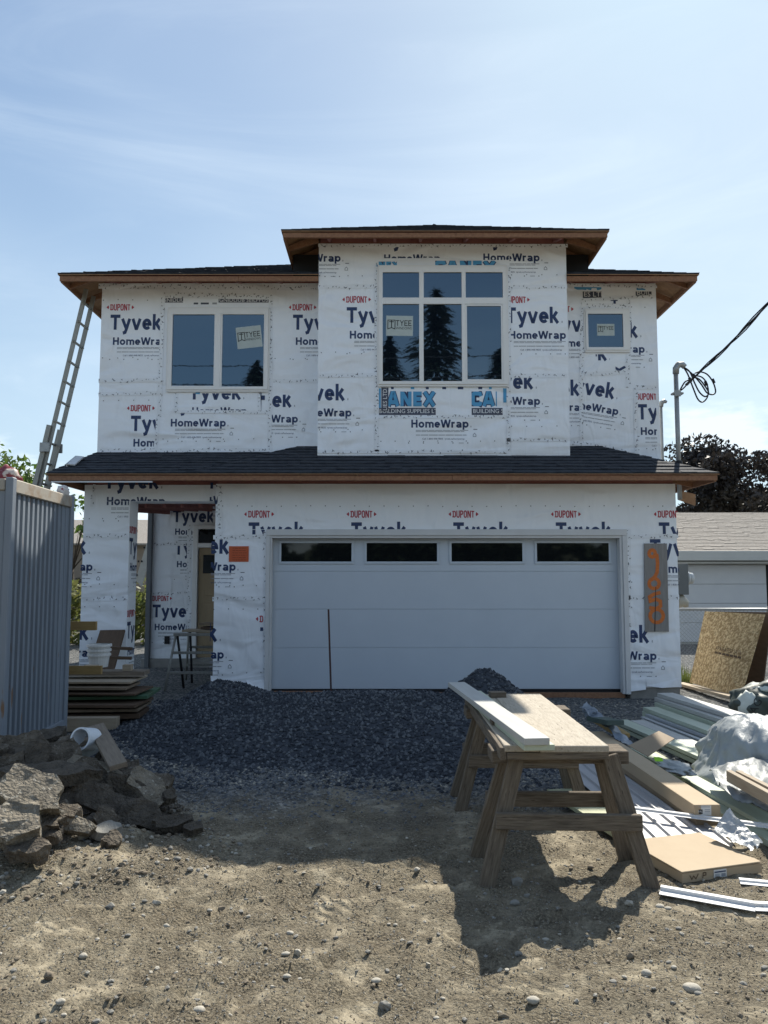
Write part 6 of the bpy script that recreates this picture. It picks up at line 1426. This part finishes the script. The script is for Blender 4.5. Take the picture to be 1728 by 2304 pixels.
def tree(name, base, c, r, n, size, lm, label, seed, tr=.2, clumps=26, shell=.45, group=None):
    rng = random.Random(seed); t = empty(name, base, label, 'tree', group); m = MB(); cl = leaves(m, c, r, n, size, rng, shell, clumps); m.build('crown', MT[lm], t, fixn=False)
    m = MB(); b, cc = Vector(base), Vector(c); fork = lerp(b, cc, .55)
    m.tube([b, lerp(b, fork, .5)+Vector((.05, 0, 0)), fork], [tr, tr*.8, tr*.65], 8)
    for o_, s in cl[:12]: m.tube([fork, fork+(cc+o_-fork)*.5+Vector((0, 0, .1)), cc+o_*.9], [tr*.4, tr*.22, tr*.06], 5)
    m.build('trunk', MT['bark'], t, smooth=True); return t
tree('broadleaf_tree', (16.4, 33, 0), (16.4, 33, 4.9), (5.2, 3.5, 3.0), 42000, .12, 'leaf_dark', "big dark copper leaved tree behind the neighbour's garage", 11, .35, 60)
tree('broadleaf_tree', (-9.0, 16.5, 0), (-9.05, 16.5, 3.0), (1.9, 1.8, 1.9), 6500, .075, 'leaf_green', 'bright green tree behind the corner of the container', 12, .14, 40)
tree('small_tree', (-9.7, 24, 0), (-9.7, 24, 3.4), (1.1, 1.1, 1.2), 420, .12, 'leaf_green', 'sparse small tree glimpsed between the container and the house', 13, .07, 16)
rng = random.Random(4); m = MB()
for k in range(5200):
    p = Vector((rng.uniform(-12.5, -5.2), rng.uniform(18.6, 19.8), rng.random()**.8*(1.35+.25*math.sin(k)))); a = Vector((rng.gauss(0, 1), rng.gauss(0, 1), rng.gauss(0, 1))).normalized(); q = a.orthogonal(); w_ = a.cross(q); e = rng.uniform(.05, .1); m.face([p-q*e, p+w_*e*.5, p+q*e, p-w_*e*.5])
tag(m.build('hedge', MT['leaf_hedge'], None, (-9, 19, 0), fixn=False), 'sunlit yellow green hedge seen behind the wrapped porch post', 'hedge')
rng = random.Random(9); m = MB()
for k in range(900):
    p = Vector((rng.uniform(4.15, 4.75), rng.uniform(11.9, 13.7), 0)); h = rng.uniform(.08, .3); q = Vector((rng.gauss(0, .06), rng.gauss(0, .06), h)); s = Vector((.012, 0, 0)); m.face([p-s, p+s, p+q])
tag(m.build('grass', MT['leaf_hedge'], None, fixn=False), kind='stuff')
fh = empty('far_house', (-9.5, 27, 0), 'low tan house with a grey roof glimpsed behind the porch', 'house')
MT['tan_wall'] = mat('tan_siding', (.27, .23, .19), (.24, .2, .17), 3, .8)
m = MB(); m.box((-15, 26, 0), (-6.2, 31, 2.75)); m.build('wall', MT['tan_wall'], fh)
m = MB(); m.prism([(-15.5, 25.6, 2.75), (-5.8, 25.6, 2.75), (-7.6, 28.5, 3.75), (-13.5, 28.5, 3.75)], (0, 0, -.06)); m.prism([(-15.5, 31.4, 2.75), (-13.5, 28.5, 3.75), (-7.6, 28.5, 3.75), (-5.8, 31.4, 2.75)], (0, 0, -.06)); m.prism([(-5.8, 25.6, 2.75), (-5.8, 31.4, 2.75), (-7.6, 28.5, 3.75)], (0, 0, -.05)); m.build('roof', MT['nb_roof'], fh)
m = MB(); a, b = P(171, 1300, 25.97), P(184, 1325, 25.97); m.box((a.x, 25.95, b.z), (b.x, 25.995, a.z)); m.build('window', MT['dark_glass'], fh)
# trees and wires across the street, seen in the window glass
def fir(base, h, r, label, seed):
    rng = random.Random(seed); t = empty('fir_tree', base, label, 'tree', 'firs mirrored in the upper windows'); m = MB(); b = Vector(base)
    for k in range(5200):
        f = rng.random()**.75; z = h*(.08+.92*(1-f)) if False else h*(1-f*.92); rr = r*f**.85*(.75+.35*math.sin(z*3.1+rng.random()))*rng.uniform(.25, 1.0); a = rng.uniform(0, 6.28)
        p = b+Vector((rr*math.cos(a), rr*math.sin(a), z-rr*.22)); o_ = Vector((math.cos(a), math.sin(a), -.35)).normalized(); s = Vector((-math.sin(a), math.cos(a), 0)); e = rng.uniform(.25, .65)
        m.face([p-o_*e*.4-s*e*.3, p+o_*e, p-o_*e*.4+s*e*.3])
    m.build('crown', MT['leaf_fir'], t, fixn=False); m = MB(); m.tube([b, b+Vector((0, 0, h*.97))], [.3, .04], 7); m.build('trunk', MT['bark'], t)
fir((2.9, -20, 0), 17.6, 6.6, 'tall fir mirrored in the middle pane of the big window', 1); fir((.3, -20, 0), 14.8, 5.2, 'fir mirrored at the left pane of the big window', 2); fir((6.4, -20, 0), 14.2, 6.0, 'fir mirrored in the lower right pane of the big window', 3); fir((-7.0, -19, 0), 13.4, 4.0, 'fir mirrored in the corner of the sliding window', 4)
for (y, z0_, z1_), lab in (((-8, 10.2, 10.75), 'upper street wire mirrored in the upper windows'), ((-8.4, 9.55, 10.0), 'lower street wire mirrored in the upper windows')):
    m = MB(); m.tube([(lerp(-14, 14, i/16), y, lerp(z0_, z1_, i/16)-.3*math.sin(math.pi*i/16)) for i in range(17)], .022, 6); tag(m.build('street_wire', MT['cable'], None, (0, y, z0_), smooth=True), lab, 'street wire', 'street wires mirrored in the windows')
rng = random.Random(31); m = MB()
for k in range(7000):
    x = rng.uniform(-22, 24); p = Vector((x, rng.uniform(-24, -21), (3.6+1.6*noise.noise(Vector((x*.3, 0, 5))))*rng.random()**.6)); a = Vector((rng.gauss(0, 1), rng.gauss(0, 1), rng.gauss(0, 1))).normalized(); q = a.orthogonal(); w_ = a.cross(q); e = rng.uniform(.25, .5); m.face([p-q*e, p+w_*e*.6, p+q*e, p-w_*e*.6])
tag(m.build('hedge', MT['leaf_fir'], None, (0, -22, 0), fixn=False), 'dark tall hedge across the street mirrored in the garage door panes', 'hedge')
